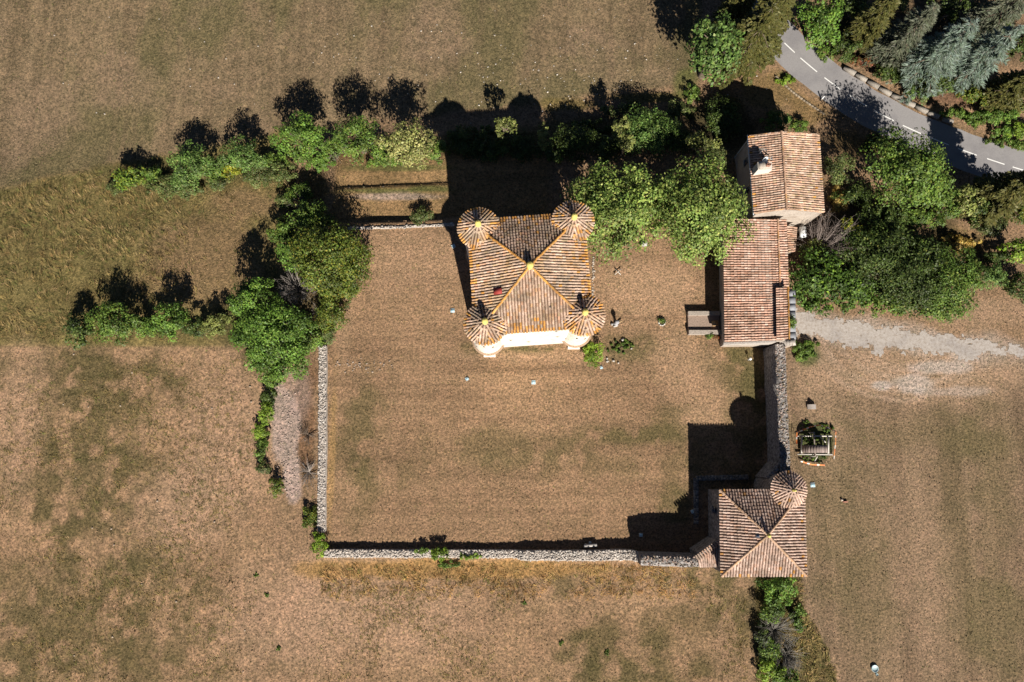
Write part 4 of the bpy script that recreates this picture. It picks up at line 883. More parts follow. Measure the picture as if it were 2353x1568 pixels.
shrub('hedge_shrub', 1560, 255, 40, 26, 1.6, 'bramble', 'low rough bush at the edge of the north field near the round shaded tree', group=HG)
shrub('hedge_shrub', 1590, 215, 18, 26, 1.2, 'green', 'small green bush at the field corner below the plane tree', group=HG)
# west hedge between the rough grass and the court
WG = 'hedge west of the court'
shrub('hedge_shrub', 690, 445, 34, 26, 2.4, 'green', 'small green bush at the top of the west hedge', group=WG)
shrub('hedge_shrub', 655, 465, 28, 20, 1.4, 'bramble', 'brownish bramble left of the top of the west hedge', group=WG)
tree('hedge_tree', 712, 505, 52, 46, 4.6, 'green', 'mid-green tree above the olive tree in the west hedge', group=WG)
shrub('hedge_shrub', 662, 505, 12, 12, 2.0, 'rust', 'rust-red little bush on the left edge of the west hedge', group=WG)
dead_shrub(700, 470, 30, 2.6, 'bare grey twigs near the top of the west hedge', 22)
tree('hedge_tree', 752, 596, 98, 88, 5.8, 'olive', 'large olive and yellowish tree in the west hedge beside the court', group=WG, dens=1.1, zc=2.9)
tree('hedge_tree', 690, 580, 50, 52, 4.2, 'bright', 'green tree on the left flank of the large olive tree', group=WG)
dead_shrub(683, 664, 46, 5.2, 'dome of bare grey branches in the west hedge', 80, (.34, .30, .27))
tree('hedge_tree', 585, 690, 52, 54, 6.8, 'bright', 'bright green tree left of the bare grey dome', group=WG)
tree('hedge_tree', 630, 764, 92, 70, 6.4, 'bright', 'biggest bright green tree at the bend of the west hedge', group=WG, dens=1.1)
tree('hedge_tree', 655, 822, 62, 52, 5.0, 'bright', 'bright green lobe of trees just above the white west wall', group=WG)
shrub('hedge_shrub', 765, 722, 44, 40, 3.0, 'olive', 'olive bush below the large olive tree at the court edge', group=WG)
shrub('hedge_shrub', 748, 760, 24, 34, 1.8, 'bramble', 'grey-green scrub at the upper end of the white west wall', group=WG)
dead_shrub(742, 712, 24, 2.6, 'small patch of bare grey twigs below the large olive tree', 24)
# row at the south edge of the rough grass
RG = 'row of bushes south of the rough grass'
shrub('hedge_shrub', 182, 757, 34, 36, 3.4, 'dark', 'dark green bush at the western end of the bush row', group=RG, leaf=.3)
tree('hedge_tree', 262, 742, 58, 46, 4.4, 'green', 'broad green bush second from the western end of the bush row', group=RG)
tree('hedge_tree', 392, 742, 54, 42, 4.0, 'bright', 'speckled yellow-green bush third from the western end of the bush row', group=RG)
shrub('hedge_shrub', 455, 752, 30, 24, 2.6, 'dark', 'small dark bush right of the speckled bush in the bush row', group=RG)
shrub('hedge_shrub', 505, 748, 42, 28, 3.0, 'pale', 'pale low bush joining the bush row to the west hedge', group=RG)
# string of small bushes outside the white wall
BG_ = 'bushes beside the gravel scree'
for x, y, rx, ry, h, pl, lb in ((632, 872, 30, 26, 2.2, 'green', 'green bush at the top of the gravel scree'), (618, 915, 22, 24, 1.8, 'dark', 'dark little bush left of the top of the gravel scree'), (610, 950, 20, 26, 1.9, 'lime', 'lime-green bush left of the gravel scree'), (600, 992, 16, 22, 1.4, 'lime', 'small yellow-green bush below the lime-green bush by the scree'),
                         (602, 1032, 16, 24, 1.2, 'green', 'thin green weeds along the middle of the gravel scree'), (606, 1075, 14, 22, .9, 'bramble', 'low grey weeds along the lower gravel scree'), (633, 1120, 17, 20, 1.5, 'olive', 'round olive bush at the foot of the gravel scree'), (715, 1190, 22, 28, .9, 'olive', 'low weedy patch outside the lower white west wall'), (733, 1252, 16, 30, 2.0, 'lime', 'yellow-green ivy bush on the south-west corner of the court walls')):
    shrub('small_bush', x, y, rx, ry, h, pl, lb, group=BG_, leaf=.2)
dead_shrub(708, 1085, 30, 1.1, 'bare grey brush against the outside of the white west wall', 40, (.30, .26, .23))
dead_shrub(706, 1000, 24, 1.0, 'dry brown brush beside the middle of the white west wall', 30, (.22, .17, .13))
# ivy and weeds on walls, lone shrubs
shrub('ivy', 1012, 1274, 28, 14, 1.3, 'lime', 'bright ivy clump spilling over the low south wall', cat='ivy', leaf=.2, zc=.85)
shrub('ivy', 1078, 1279, 26, 6, 1.1, 'lime', 'thin strip of ivy on the outer edge of the south wall', cat='ivy', leaf=.18, zc=.7)
shrub('ivy', 968, 1266, 18, 6, 1.0, 'green', 'little green tuft on the inner edge of the south wall', cat='ivy', leaf=.18, zc=.7)
shrub('weed_clump', 1030, 1296, 34, 8, .6, 'green', 'weeds at the outer foot of the low south wall', cat='weeds', leaf=.18)
shrub('terrace_shrub', 970, 497, 24, 24, 2.0, 'bramble', 'lone grey-green shrub on the north terrace wall', leaf=.2)
shrub('garden_bush', 1362, 815, 24, 28, 1.7, 'lime', 'bright yellow-green bush at the foot of the south-east turret', leaf=.2)
shrub('weed_clump', 1425, 800, 36, 22, .35, 'green', 'green rockery weeds east of the bright turret bush', cat='weeds', leaf=.18)
shrub('weed_clump', 1850, 808, 38, 28, .8, 'green', 'round green weed patch by the gate outside the east wall', cat='weeds', leaf=.2)
shrub('gate_bush', 1820, 738, 7, 16, 4.6, 'green', 'small bush growing on the slate ledge of the gate', leaf=.18, zc=4.0, flat=.5)
shrub('flower_bush', 1646, 776, 10, 6, 1.0, 'rust', 'red flowering plant at the annex corner', leaf=.16)
shrub('flower_bush', 1630, 772, 12, 8, .9, 'green', 'green plants beside the lower terrace kerb', leaf=.16)
# the two horse chestnuts
CG = 'chestnut trees in the court'
tree('chestnut_tree', 1412, 480, 104, 112, 8.6, 'chest', 'large leafy chestnut tree beside the north-east turret', group=CG, leaf=.34, dens=1.35, zc=4.9, K_=135)
tree('chestnut_tree', 1606, 482, 108, 118, 9.0, 'chest', 'large leafy chestnut tree touching the farmhouse and annex', group=CG, leaf=.34, dens=1.35, zc=5.1, K_=145)
# wood along the road
RW = 'trees along the road'
tree('plane_tree', 1645, 112, 70, 84, 10.5, 'blue', 'large-leaved bluish green tree at the corner of the north field', group=RW, leaf=.42, zc=6.5)
conifer(1738, 84, 92, 12.5, 'conifer', 'tall olive-brown conifer overhanging the near side of the road', group=RW, card=(.5, .22), dens=1.3)
conifer(1700, 12, 50, 11, 'conifer', 'olive conifer at the top edge behind the large-leaved tree', group=RW, card=(.5, .22), dens=1.2)
tree('roadside_tree', 1884, 52, 54, 78, 7.0, 'bright', 'bright green tree on the far side of the road at the bend', group=RW, leaf=.32)
shrub('roadside_bush', 1900, 122, 30, 18, 1.2, 'green', 'low green bush on the far verge below the bright roadside tree', group=RW)
conifer(2015, 40, 48, 11, 'conifer', 'olive conifer between the bright roadside tree and the blue cedar', group=RW, card=(.6, .16))
conifer(2088, 78, 62, 12, 'greycedar', 'grey-green cedar left of the silvery blue cedar', group=RW, card=(.7, .13))
conifer(2165, 118, 78, 13, 'cedar', 'big silvery blue cedar above the road bend', group=RW, card=(.8, .12), nb=12, droop=.32)
conifer(2262, 130, 70, 13, 'cedar', 'silvery blue cedar nearest the right edge', group=RW, card=(.8, .12), nb=11, droop=.32)
conifer(2300, 30, 70, 12, 'greycedar', 'dark cedar in the top right corner', group=RW, card=(.7, .14))
conifer(2335, 200, 56, 9, 'conifer', 'olive conifer at the right edge below the blue cedars', group=RW, card=(.5, .2))
shrub('roadside_bush', 2285, 268, 60, 26, 2.6, 'bright', 'bright green hedge on the far verge at the right edge', group=RW)
shrub('roadside_bush', 2345, 300, 34, 24, 2.2, 'lime', 'yellow-green bush on the far verge at the right edge', group=RW)
shrub('roadside_bush', 2200, 262, 44, 14, .9, 'green', 'low weeds at the end of the stone parapet', group=RW)
shrub('roadside_bush', 1810, 185, 30, 12, .8, 'lime', 'green weeds along the near road verge', group=RW)
shrub('roadside_bush', 1780, 282, 36, 26, 2.4, 'blue', 'blue-green bush just north of the farmhouse gable', group=RW)
shrub('roadside_bush', 1838, 292, 26, 16, 1.8, 'green', 'small green bush at the farmhouse north-east corner', group=RW)
tree('walnut_tree', 2080, 388, 98, 94, 7.6, 'green', 'spreading green tree between the farmhouse and the road', group=RW, leaf=.32, zc=4.4)
shrub('roadside_bush', 1925, 392, 36, 44, 3.0, 'bramble', 'dull grey-green bush along the farmhouse east wall', group=RW)
tree('roadside_tree', 2218, 455, 40, 38, 4.0, 'pale', 'pale olive small tree right of the spreading green tree', group=RW, leaf=.3)
conifer(2318, 440, 66, 10.5, 'conifer', 'dark conifer at the right edge casting shade on the road', group=RW, card=(.5, .22), dens=1.2)
tree('roadside_tree', 2340, 575, 34, 34, 4.0, 'lime', 'bright green small tree on the right edge above the track', group=RW, leaf=.3)
# thicket between farmhouse, track and road
TG = 'thicket north of the gravel track'
tree('thicket_tree', 1890, 640, 78, 76, 4.6, 'glossy', 'glossy dark green bushy tree beside the annex', group=TG, leaf=.36)
tree('thicket_tree', 2010, 592, 74, 76, 6.0, 'dark', 'dark green tree in the middle of the thicket', group=TG)
tree('thicket_tree', 2090, 640, 80, 72, 6.2, 'dark', 'dark green tree right of the middle of the thicket', group=TG)
tree('thicket_tree', 2168, 655, 74, 82, 5.6, 'green', 'green tree at the right end of the thicket above the track', group=TG)
shrub('thicket_bush', 2165, 715, 44, 32, 2.2, 'green', 'low green bush nearest the gravel track', group=TG)
shrub('thicket_bush', 1960, 690, 50, 32, 2.4, 'glossy', 'glossy low bush at the lower edge of the thicket', group=TG, leaf=.3)
shrub('thicket_bush', 1868, 585, 30, 34, 3.4, 'pale', 'pale olive bush under the bare grey branches', group=TG)
shrub('thicket_bush', 1945, 520, 16, 22, 4.2, 'yellow', 'small yellow-green bush right of the bare grey branches', group=TG, zc=3.4, flat=.9, leaf=.3)
shrub('thicket_bush', 1968, 530, 11, 14, 4.2, 'yellow', 'bright yellow-leaved twig tops above the thicket', group=TG, zc=3.4, flat=.7, leaf=.32)
dead_shrub(1884, 575, 78, 6.0, 'large fan of bare grey branches behind the annex', 120, (.23, .19, .17), dirb=.75)
shrub('thicket_bush', 2275, 638, 34, 34, 3.0, 'blue', 'blue-green bush by the reddish earth right of the thicket', group=TG)
shrub('thicket_bush', 2342, 662, 32, 36, 3.0, 'dark', 'dark bush at the right edge above the track', group=TG)
tree('thicket_tree', 2030, 505, 60, 40, 4.0, 'dark', 'dark shaded tree behind the thicket below the spreading tree', group=TG)
shrub('thicket_bush', 2270, 520, 40, 26, 2.2, 'bramble', 'brownish scrub below the dark conifer', group=TG)
# scrub south of the pavilion
SG = 'scrub south of the pavilion'
shrub('scrub_bush', 1790, 1352, 46, 32, 3.2, 'bright', 'bright green bush directly below the pavilion', group=SG, leaf=.28)
shrub('scrub_bush', 1772, 1400, 34, 26, 2.2, 'green', 'green scrub just above the grey dead brush', group=SG)
dead_shrub(1785, 1452, 48, 2.4, 'tangled grey dead brush below the pavilion', 110, (.21, .195, .17))
dead_shrub(1805, 1505, 40, 2.0, 'fan of grey dead stems near the bottom edge', 70, (.22, .20, .175), dirb=-1.0)
shrub('scrub_bush', 1768, 1535, 32, 26, 2.0, 'lime', 'lime-green bush near the bottom edge below the dead brush', group=SG)
shrub('scrub_bush', 1812, 1562, 40, 20, 1.4, 'green', 'low green bush on the bottom edge', group=SG)
shrub('scrub_bush', 1748, 1470, 18, 40, 1.6, 'dark', 'narrow dark bush along the left side of the dead brush', group=SG)
shrub('scrub_bush', 1832, 1420, 18, 30, 1.2, 'green', 'green scrub along the right side of the dead brush', group=SG)
shrub('scrub_bush', 1765, 1498, 26, 26, 1.6, 'green', 'green bush between the dead brush and the lime-green bush', group=SG)

# undergrowth filling the wood on the far side of the road
UG = 'undergrowth in the wood beyond the road'
for x, y, rx, ry, h, pl, lb in ((1945, 112, 30, 40, 3.4, 'dark', 'dark bush behind the bright roadside tree'), (1985, 145, 34, 16, 1.6, 'rust', 'russet scrub above the start of the stone parapet'), (1965, 20, 40, 40, 5.0, 'dark', 'dark leafy tree at the top edge right of the bright roadside tree'),
    (2045, 175, 44, 24, 2.4, 'dark', 'dark bush behind the middle of the stone parapet'), (2110, 215, 40, 22, 2.0, 'blue', 'bluish low bush behind the stone parapet'), (2055, 10, 44, 30, 6.0, 'bramble', 'brownish treetop at the top edge left of the blue cedars'), (2190, 20, 60, 34, 6.0, 'dark', 'dark green tree at the top edge behind the blue cedars'),
    (2230, 222, 50, 26, 3.0, 'olive', 'olive bush right of the end of the parapet'), (2340, 110, 30, 60, 6.0, 'dark', 'dark green tree at the right edge beside the blue cedar'), (2345, 250, 30, 24, 3.0, 'olive', 'olive bush at the right edge below the olive conifer'), (2150, 180, 60, 50, 4.0, 'dark', 'dark understorey below the big blue cedar'), (2270, 60, 60, 50, 6.0, 'dark', 'dark understorey tree above the right blue cedar')):
    shrub('wood_bush', x, y, rx, ry, h, pl, lb, group=UG, leaf=.28)
for x, y, rx, ry, h, pl, lb in ((1965, 455, 46, 36, 2.6, 'dark', 'dark bush below the dull bush by the farmhouse'), (2120, 500, 60, 26, 2.6, 'green', 'green bush under the lower edge of the spreading tree'), (2175, 480, 40, 30, 3.0, 'green', 'green bush at the lower right of the spreading tree'), (2010, 330, 36, 24, 2.2, 'dark', 'dark bush between the spreading tree and the road'), (2290, 590, 40, 18, 1.8, 'dark', 'dark bush above the blue-green bush by the reddish earth'), (2200, 560, 60, 22, .9, 'straw', 'dry straw-coloured bank of tall grass behind the thicket'), (2255, 480, 46, 30, 4.0, 'dark', 'dark tree left of the dark conifer'),
    (1930, 455, 26, 40, 1.4, 'straw', 'dry grass patch beside the farmhouse south-east corner'), (2345, 490, 30, 40, 4.0, 'olive', 'olive shrub under the dark conifer at the right edge')):
    shrub('thicket_bush', x, y, rx, ry, h, pl, lb, group=TG, leaf=.26)
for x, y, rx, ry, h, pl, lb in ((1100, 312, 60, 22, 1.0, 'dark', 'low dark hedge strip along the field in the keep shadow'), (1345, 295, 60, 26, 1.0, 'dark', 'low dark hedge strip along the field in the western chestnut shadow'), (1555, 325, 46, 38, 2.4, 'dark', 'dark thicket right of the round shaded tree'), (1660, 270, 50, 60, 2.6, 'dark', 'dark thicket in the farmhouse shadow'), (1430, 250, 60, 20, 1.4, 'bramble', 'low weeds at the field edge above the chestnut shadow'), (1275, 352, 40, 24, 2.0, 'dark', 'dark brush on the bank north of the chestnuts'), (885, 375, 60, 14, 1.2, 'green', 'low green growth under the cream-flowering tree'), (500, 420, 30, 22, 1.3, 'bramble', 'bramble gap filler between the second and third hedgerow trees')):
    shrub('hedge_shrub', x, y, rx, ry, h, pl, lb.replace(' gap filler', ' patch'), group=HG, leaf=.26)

# ------------------------------------------------------------------ grass: short tufts everywhere, long flattened straw in the rough
def road_dist(x, y):
    d2 = np.full(x.shape, 1e9)
    for c in road_c[::2]: d2 = np.minimum(d2, (x - c[0]) ** 2 + (y - c[1]) ** 2)
    return np.sqrt(d2)
def blades(n, x, y, Lmin, Lmax, width, lean, col, heading, seed, seg=3):
    r = np.random.default_rng(seed); z = terr(x, y) - .02; L = r.uniform(Lmin, Lmax, n); d = np.c_[np.cos(heading), np.sin(heading)]; lat = np.c_[-d[:, 1], d[:, 0]] * (width * r.uniform(.6, 1.4, n))[:, None] / 2
    le = lean * r.uniform(.6, 1.3, n); h = np.sqrt(np.maximum(L ** 2 - (le * L) ** 2, (.18 * L) ** 2)); b = np.c_[x, y]
    m = b + d * (L * le * .42)[:, None]; t = b + d * (L * le)[:, None]
    V = np.stack([np.c_[b - lat, z], np.c_[b + lat, z], np.c_[m + lat * .9, z + h * .72], np.c_[m - lat * .9, z + h * .72], np.c_[t, z + h * .8]], 1).reshape(-1, 3)
    i = np.arange(n)[:, None] * 5; return V, i + np.array([[0, 1, 2, 3]]), i + np.array([[3, 2, 4]]), np.repeat(col, 5, axis=0)
def add_blades(mb, V, Q, T, C): n0 = mb.n; mb.add(V, Q, C); mb.F.append(T + n0)
r = np.random.default_rng(99); n = 80000
x = r.uniform(-76, 76, n); y = r.uniform(-33, 68, n); keepm = (road_dist(x, y) > 3.4) & ~(inpoly(x, y, tp) & (r.random(n) > .12)); x, y = x[keepm], y[keepm]
den = fbm(x * .5, y * .5, 140, 3); k = r.random(len(x)) < smooth(.25, .62, den) * .9 + .15; x, y = x[k], y[k]; n = len(x)
col = ground_col(x, y) * r.uniform(.75, 1.6, (n, 1)) * np.where(r.random(n) < .16, 1, 0)[:, None] * np.array([.55, .85, .4]) + 0
g_ = ground_col(x, y) * r.uniform(.85, 1.7, (n, 1)); gr = r.random(n) < .12; col = np.where(gr[:, None], g_ * np.array([.55, .80, .42]), g_)
mb = MB(); add_blades(mb, *blades(n, x, y, .09, .22, .10, .8, col, r.uniform(0, 6.28, n), 141))
tag(mb.build('short_grass', M['bark'], org=(0, 0, 0)), 'short dry grass tufts covering the fields and the court', 'grass', kind='stuff')
def long_grass(nc, dx0, dx1, dy0, dy1, mask, per, pal, Ls, seed, lean=.92, wd=.055):
    r = np.random.default_rng(seed); a, b = P(dx0, dy0), P(dx1, dy1); x = r.uniform(min(a[0], P(dx0, dy1)[0]), b[0] if dx1 > 1176 else max(b[0], P(dx1, dy0)[0]), nc); y = r.uniform(b[1], a[1], nc); m = mask(x, y) > r.random(nc); x, y = x[m], y[m]
    hd = 1.57 + 3.6 * (fbm(x * .3, y * .3, seed + 1, 3) - .5) * 2 * 1.5 + r.normal(0, .5, len(x)); br = r.uniform(.6, 1.3, len(x)); cl = jitter_cols(PALS[pal], len(x), r)
    x = np.repeat(x, per) + r.normal(0, .16, len(x) * per); y = np.repeat(y, per) + r.normal(0, .16, len(hd) * per); hd = np.repeat(hd, per) + r.normal(0, .28, len(x)); n = len(x)
    col = np.repeat(cl * br[:, None], per, axis=0) * r.uniform(.75, 1.25, (n, 1))
    return blades(n, x, y, *Ls, wd, lean, col, hd, seed + 2)
mb = MB(); PALS['rough'] = [((.25, .175, .070), 4), ((.30, .215, .10), 2.5), ((.19, .145, .055), 5), ((.11, .11, .036), 4)]
wmask = lambda x, y: smooth(-30, -32, x) * smooth(13, 14.5, y) * smooth(.5, -2.5, y - 43.7 - (x + 32) * .2166 + 3 * (fbm(x * .3, y * .3, 158, 3) - .5)) * (.06 + .75 * smooth(-40, -50, x + 3 * (fbm(x * .2, y * .2, 159, 3) - .5)) + .6 * smooth(32, 36, y)) * smooth(.25, .5, fbm(x * .3, y * .3, 150, 3))
add_blades(mb, *long_grass(9000, -60, 700, 330, 800, wmask, 5, 'rough', (.3, .8), 151, .95, .04))
smask = lambda x, y: smooth(-13.9, -14.3, y) * smooth(-19, -16.5, y) * smooth(23, 21, x) * smooth(.3, .5, fbm(x * .4, y * .4, 152, 3))
PALS['orange'] = [((.38, .225, .085), 4), ((.33, .21, .09), 3), ((.17, .14, .045), 1.5)]
add_blades(mb, *long_grass(1800, 740, 1650, 1280, 1380, smask, 7, 'orange', (.25, .55), 153, .93, .045))
mmask = lambda x, y: smooth(12, 10, y) * smooth(-30.5, -32, x) * smooth(.42, .62, fbm(x * .16, y * .16, 154, 4)) * .8
add_blades(mb, *long_grass(9000, 0, 660, 790, 1568, mmask, 6, 'rough', (.18, .4), 155, .93, .04))
m2 = lambda x, y: smooth(-15, -17, y) * smooth(.45, .65, fbm(x * .16, y * .16, 156, 4)) * .8
add_blades(mb, *long_grass(5000, 700, 1720, 1300, 1568, m2, 6, 'rough', (.18, .4), 157, .93, .04))
bmask = lambda x, y: inpoly(x, y, [G(*q)[:2] for q in ((1738, 1322), (1838, 1322), (1848, 1400), (1870, 1440), (1900, 1490), (1915, 1530), (1930, 1620), (1738, 1620))]) * .8
add_blades(mb, *long_grass(1500, 1730, 1940, 1320, 1600, bmask, 6, 'rough', (.25, .6), 168, .85, .05))
tag(mb.build('long_dry_grass', M['bark'], org=(0, 0, 0)), 'flattened long dry grass in the rough meadow and along the walls', 'grass', kind='stuff')
# pale stones lying in the north field and where a wall once crossed the court
mb = MB(); c0 = G(1270, 170)
def fs():
    p = c0[:2] + rng.normal(0, 1, 2) * (13, 4.5) if rng.random() < .72 else rng.uniform((-66, 46), (20, 64)); return p[0], p[1], tz(*p) + .03
rubble(mb, 210, fs, [(.55, .50, .43), (.46, .41, .35)], .05, .17, .7)
def fc(): p = G(rng.uniform(770, 905), 838 + rng.normal(0, 7)); return p[0], p[1], .02
rubble(mb, 45, fc, [(.36, .29, .23), (.30, .24, .19)], .08, .2, .5)
def fl(): p = G(1363 + rng.normal(0, 1.2), rng.uniform(590, 735)); return p[0], p[1], .0
rubble(mb, 60, fl, [(.42, .36, .30)], .12, .26, .4)
def fsw(): p = G(rng.uniform(0, 640), rng.uniform(800, 1560)); return p[0], p[1], tz(p[0], p[1]) + .03
rubble(mb, 30, fsw, [(.36, .29, .22)], .08, .2, .6)
def fg(): p = G(rng.normal(660, 16), rng.uniform(900, 1140)); return p[0], p[1], tz(p[0], p[1]) + .02
rubble(mb, 200, fg, [(.40, .31, .26), (.34, .26, .22), (.46, .37, .32)], .06, .16, .5)
tag(mb.build('scattered_stones', M['stone'], org=(0, 0, 0)), 'pale stones scattered over the fields and the court', 'stones', kind='stuff')
for x_, y_, lb in ((588, 1322, 'upper dark thistle rosette south-west of the court corner'), (612, 1368, 'lower dark thistle rosette south-west of the court corner'), (1204, 1386, 'dark thistle rosette below the middle of the south wall'), (1290, 1478, 'dark thistle rosette in the middle of the southern meadow'), (1395, 1500, 'dark thistle rosette in the greener patch of the southern meadow'), (640, 1490, 'dark thistle rosette near the bottom edge left of centre')):
    shrub('thistle', x_, y_, 6, 6, .13, 'green', lb, cat='weed', group='thistles in the dry meadows', leaf=.16)

# ------------------------------------------------------------------ small things
def floodlight(dx, dy, label, s=.52, rz=0.0, tilt=0.0):
    p = G(dx, dy, .1); g = tz(p[0], p[1]); root = empty('ground_floodlight', (p[0], p[1], g)); mb = MB(); t = .045
    for a, b, w_, h_ in ((0, -1, s, t), (0, 1, s, t), (-1, 0, t, s - 2 * t), (1, 0, t, s - 2 * t)):
        c, q = math.cos(rz), math.sin(rz); ox, oy = a * (s - t) / 2, b * (s - t) / 2; box(mb, (p[0] + ox * c - oy * q, p[1] + ox * q + oy * c, g + .04 + tilt * ox), (w_, h_, .14), rz, (.50, .56, .57))
    mb.build('housing', M['metal'], root); mb = MB(); box(mb, (p[0], p[1], g + .09), (s - 2 * t, s - 2 * t, .03), rz, (.5, .6, .65), ry=-tilt); mb.build('glass', M['skyglass'], root)
    tag(root, label, 'floodlight', 'floodlights set in the grass')
floodlight(1040, 714, 'square pale-blue ground floodlight west of the south-west turret')
floodlight(1042, 566, 'tilted pale-blue ground floodlight west of the north-west turret', .5, .5, .3)
floodlight(1073, 871, 'small rotated pale-blue ground floodlight south of the south-west turret', .42, .6, .3)
floodlight(1226, 879, 'square pale-blue ground floodlight south of the keep front')
floodlight(1868, 1115, 'pale-blue ground floodlight just east of the pavilion turret', .55, .05)
floodlight(1473, 1230, 'pale-blue ground floodlight in the shadow by the south wall', .42)
floodlight(1592, 1176, 'pale-blue ground floodlight in the shadow at the end of the paving stones', .42, .4)
floodlight(1382, 845, 'small pale-blue ground floodlight below the bright turret bush', .36, .3)
# round basin in the south-east field
def basin(dx, dy, r0, label):
    p = G(dx, dy, .2); g = tz(p[0], p[1]); root = empty('round_basin', (p[0], p[1], g)); mb = MB(); lathe(mb, (p[0], p[1], g), [(r0 * .92, -.05), (r0, .22), (r0 * .93, .24), (r0 * .86, .14), (.01, .14)], 20, (.40, .52, .54)); mb.build('bowl', M['metal'], root, smooth_shade=True)
    tag(root, label, 'basin')
basin(2011, 1537, .42, 'round pale-blue basin in the dry field near the bottom edge'); basin(2016, 1551, .14, 'tiny pale pot just below the round basin')
# white post by the road
p = G(*zr(996, 670)); mb = MB(); box(mb, p + (0, 0, .45), (.16, .12, 1.0), .5, (.8, .8, .8)); box(mb, p + (0, 0, .98), (.17, .13, .08), .5, (.75, .75, .75)); tag(mb.build('marker_post', M['plain']), 'short white marker post on the near road verge', 'post')
# stone bench by the south wall
p = G(1357, 1254, .45); b = empty('stone_bench', (p[0], p[1], 0)); mb = MB(); box(mb, (p[0], p[1], .46), (1.55, .42, .12), .04, (.46, .43, .40), jit=.02); mb.build('seat', M['stone'], b)
for sx in (-.55, .55): mb = MB(); box(mb, (p[0] + sx, p[1], .19), (.22, .34, .42), 0, (.4, .37, .34), jit=.03); mb.build('leg', M['stone'], b)
tag(b, 'grey stone bench by the inner side of the south wall', 'bench')
p = G(1355, 1247, .1); mb = MB(); box(mb, p + (.05, 0, .1), (.3, .25, .32), .3, (.5, .56, .58), jit=.08); tag(mb.build('pale_stone', M['stone']), 'pale stone block behind the stone bench', 'stone')
# grey box between the chestnuts
p = G(1480, 561, .4); b = empty('stone_box', (p[0], p[1], 0)); mb = MB(); box(mb, (p[0], p[1], .25), (.68, .55, .6), -.1, (.34, .33, .31), jit=.02); mb.build('body', M['stone'], b); mb = MB(); box(mb, (p[0], p[1], .58), (.76, .62, .07), -.1, (.42, .41, .39), jit=.01); mb.build('lid', M['stone'], b)
tag(b, 'grey stone box with a lid between the two chestnut trees', 'box')
# crossed trestle
p = G(1420, 625, .2); b = empty('crossed_trestle', (p[0], p[1], 0))
for a, L in ((.72, 1.15), (-.85, 1.05)): mb = MB(); box(mb, (p[0], p[1], .22 + .06 * (a > 0)), (L, .09, .07), a, (.5, .46, .40)); mb.build('plank', M['wood'], b)
for a in (.72, -.85):
    for sgn in (-1, 1): mb = MB(); q = p[:2] + np.array([math.cos(a), math.sin(a)]) * .45 * sgn; box(mb, (q[0], q[1], .09), (.08, .08, .24), a, (.4, .36, .31)); mb.build('leg', M['wood'], b)
tag(b, 'low X-shaped wooden trestle on the grass east of the keep', 'trestle')
# carved upright stone with slabs at its foot
p = P(*z7(335, 950), 0); b = empty('garden_ornament', (p[0], p[1], 0)); mb = MB(); lathe(mb, (p[0], p[1], 0), [(.30, 0), (.28, .2), (.18, .3), (.16, .8), (.26, .92), (.30, 1.1), (.2, 1.28), (.02, 1.34)], 10, (.36, .36, .38)); mb.build('carved_stone', M['stone'], b)
mb = MB(); box(mb, (p[0] + .35, p[1] + .1, .25), (.9, .16, .08), .5, (.48, .33, .18), ry=-.15); mb.build('plank', M['wood'], b)
mb = MB(); box(mb, (p[0] - .05, p[1] - .32, .1), (.55, .22, .2), .3, (.5, .48, .45), jit=.05); box(mb, (p[0] - .5, p[1] - .1, .12), (.3, .28, .24), .8, (.35, .34, .33), jit=.06); mb.build('foot_stones', M['stone'], b)
tag(b, 'grey upright carved stone with a plank leaning at its foot, east of the keep', 'ornament')
# planting ring of white stones
p = P(*z7(978, 925), 0); b = empty('planting_ring', (p[0], p[1], 0))
for k in range(9): a = k * .7; mb = MB(); box(mb, (p[0] + .42 * math.cos(a), p[1] + .48 * math.sin(a), .07), (.24, .15, .18), a + 1.57, (.58, .55, .50), jit=.1); mb.build('stone', M['stone'], b)
tag(b, 'small ring of white stones in the court grass', 'stone ring')
shrub('ring_plant', 1520, 738, 8, 8, .5, 'green', 'leafy plant inside the small ring of white stones', cat='plant', leaf=.14)
# rockery stones
for x_, y_, lb in ((210, 1438, 'upper of two pale stones beside the bright turret bush'), (215, 1478, 'lower of two pale stones beside the bright turret bush'), (300, 1472, 'pale stone in the middle of the rockery'), (370, 1500, 'lowest pale stone of the rockery'), (430, 1178, 'topmost pale stone of the rockery'), (550, 1300, 'rightmost pale stone of the rockery')):
    q = P(*z7(x_, y_), 0); mb = MB(); s_ = rng.uniform(.16, .26); box(mb, (q[0], q[1], .08), (s_ * 1.3, s_, s_ * .8), rng.uniform(0, 3), (.46, .42, .37), jit=.13); tag(mb.build('rockery_stone', M['stone']), lb, 'stone', 'rockery stones')
# little lamp post figure near the annex
p = G(1722, 826, .3); b = empty('garden_lamp', (p[0], p[1], 0)); mb = MB(); lathe(mb, (p[0], p[1], 0), [(.12, 0), (.05, .06), (.045, .55), (.05, .6)], 8, (.25, .25, .25)); mb.build('stem', M['metal'], b); mb = MB(); lathe(mb, (p[0], p[1], .6), [(.10, 0), (.19, .06), (.16, .22), (.02, .28)], 12, (.8, .8, .78)); mb.build('lamp_head', M['plain'], b, smooth_shade=True)
tag(b, 'short white-headed garden lamp at the foot of the east wall', 'lamp')
# broken red brick block
p = G(1942, 1152, .1); b = empty('brick_block', (p[0], p[1], 0)); mb = MB(); box(mb, (p[0], p[1] - .06, .12), (.55, .14, .26), 0, (.52, .24, .17), jit=.03); mb.build('brick', M['stone'], b); mb = MB(); box(mb, (p[0] - .38, p[1] + .15, .1), (.24, .26, .2), .3, (.48, .40, .33), jit=.08); mb.build('stone', M['stone'], b)
tag(b, 'low red brick block with a stone in the field east of the pavilion', 'brick')
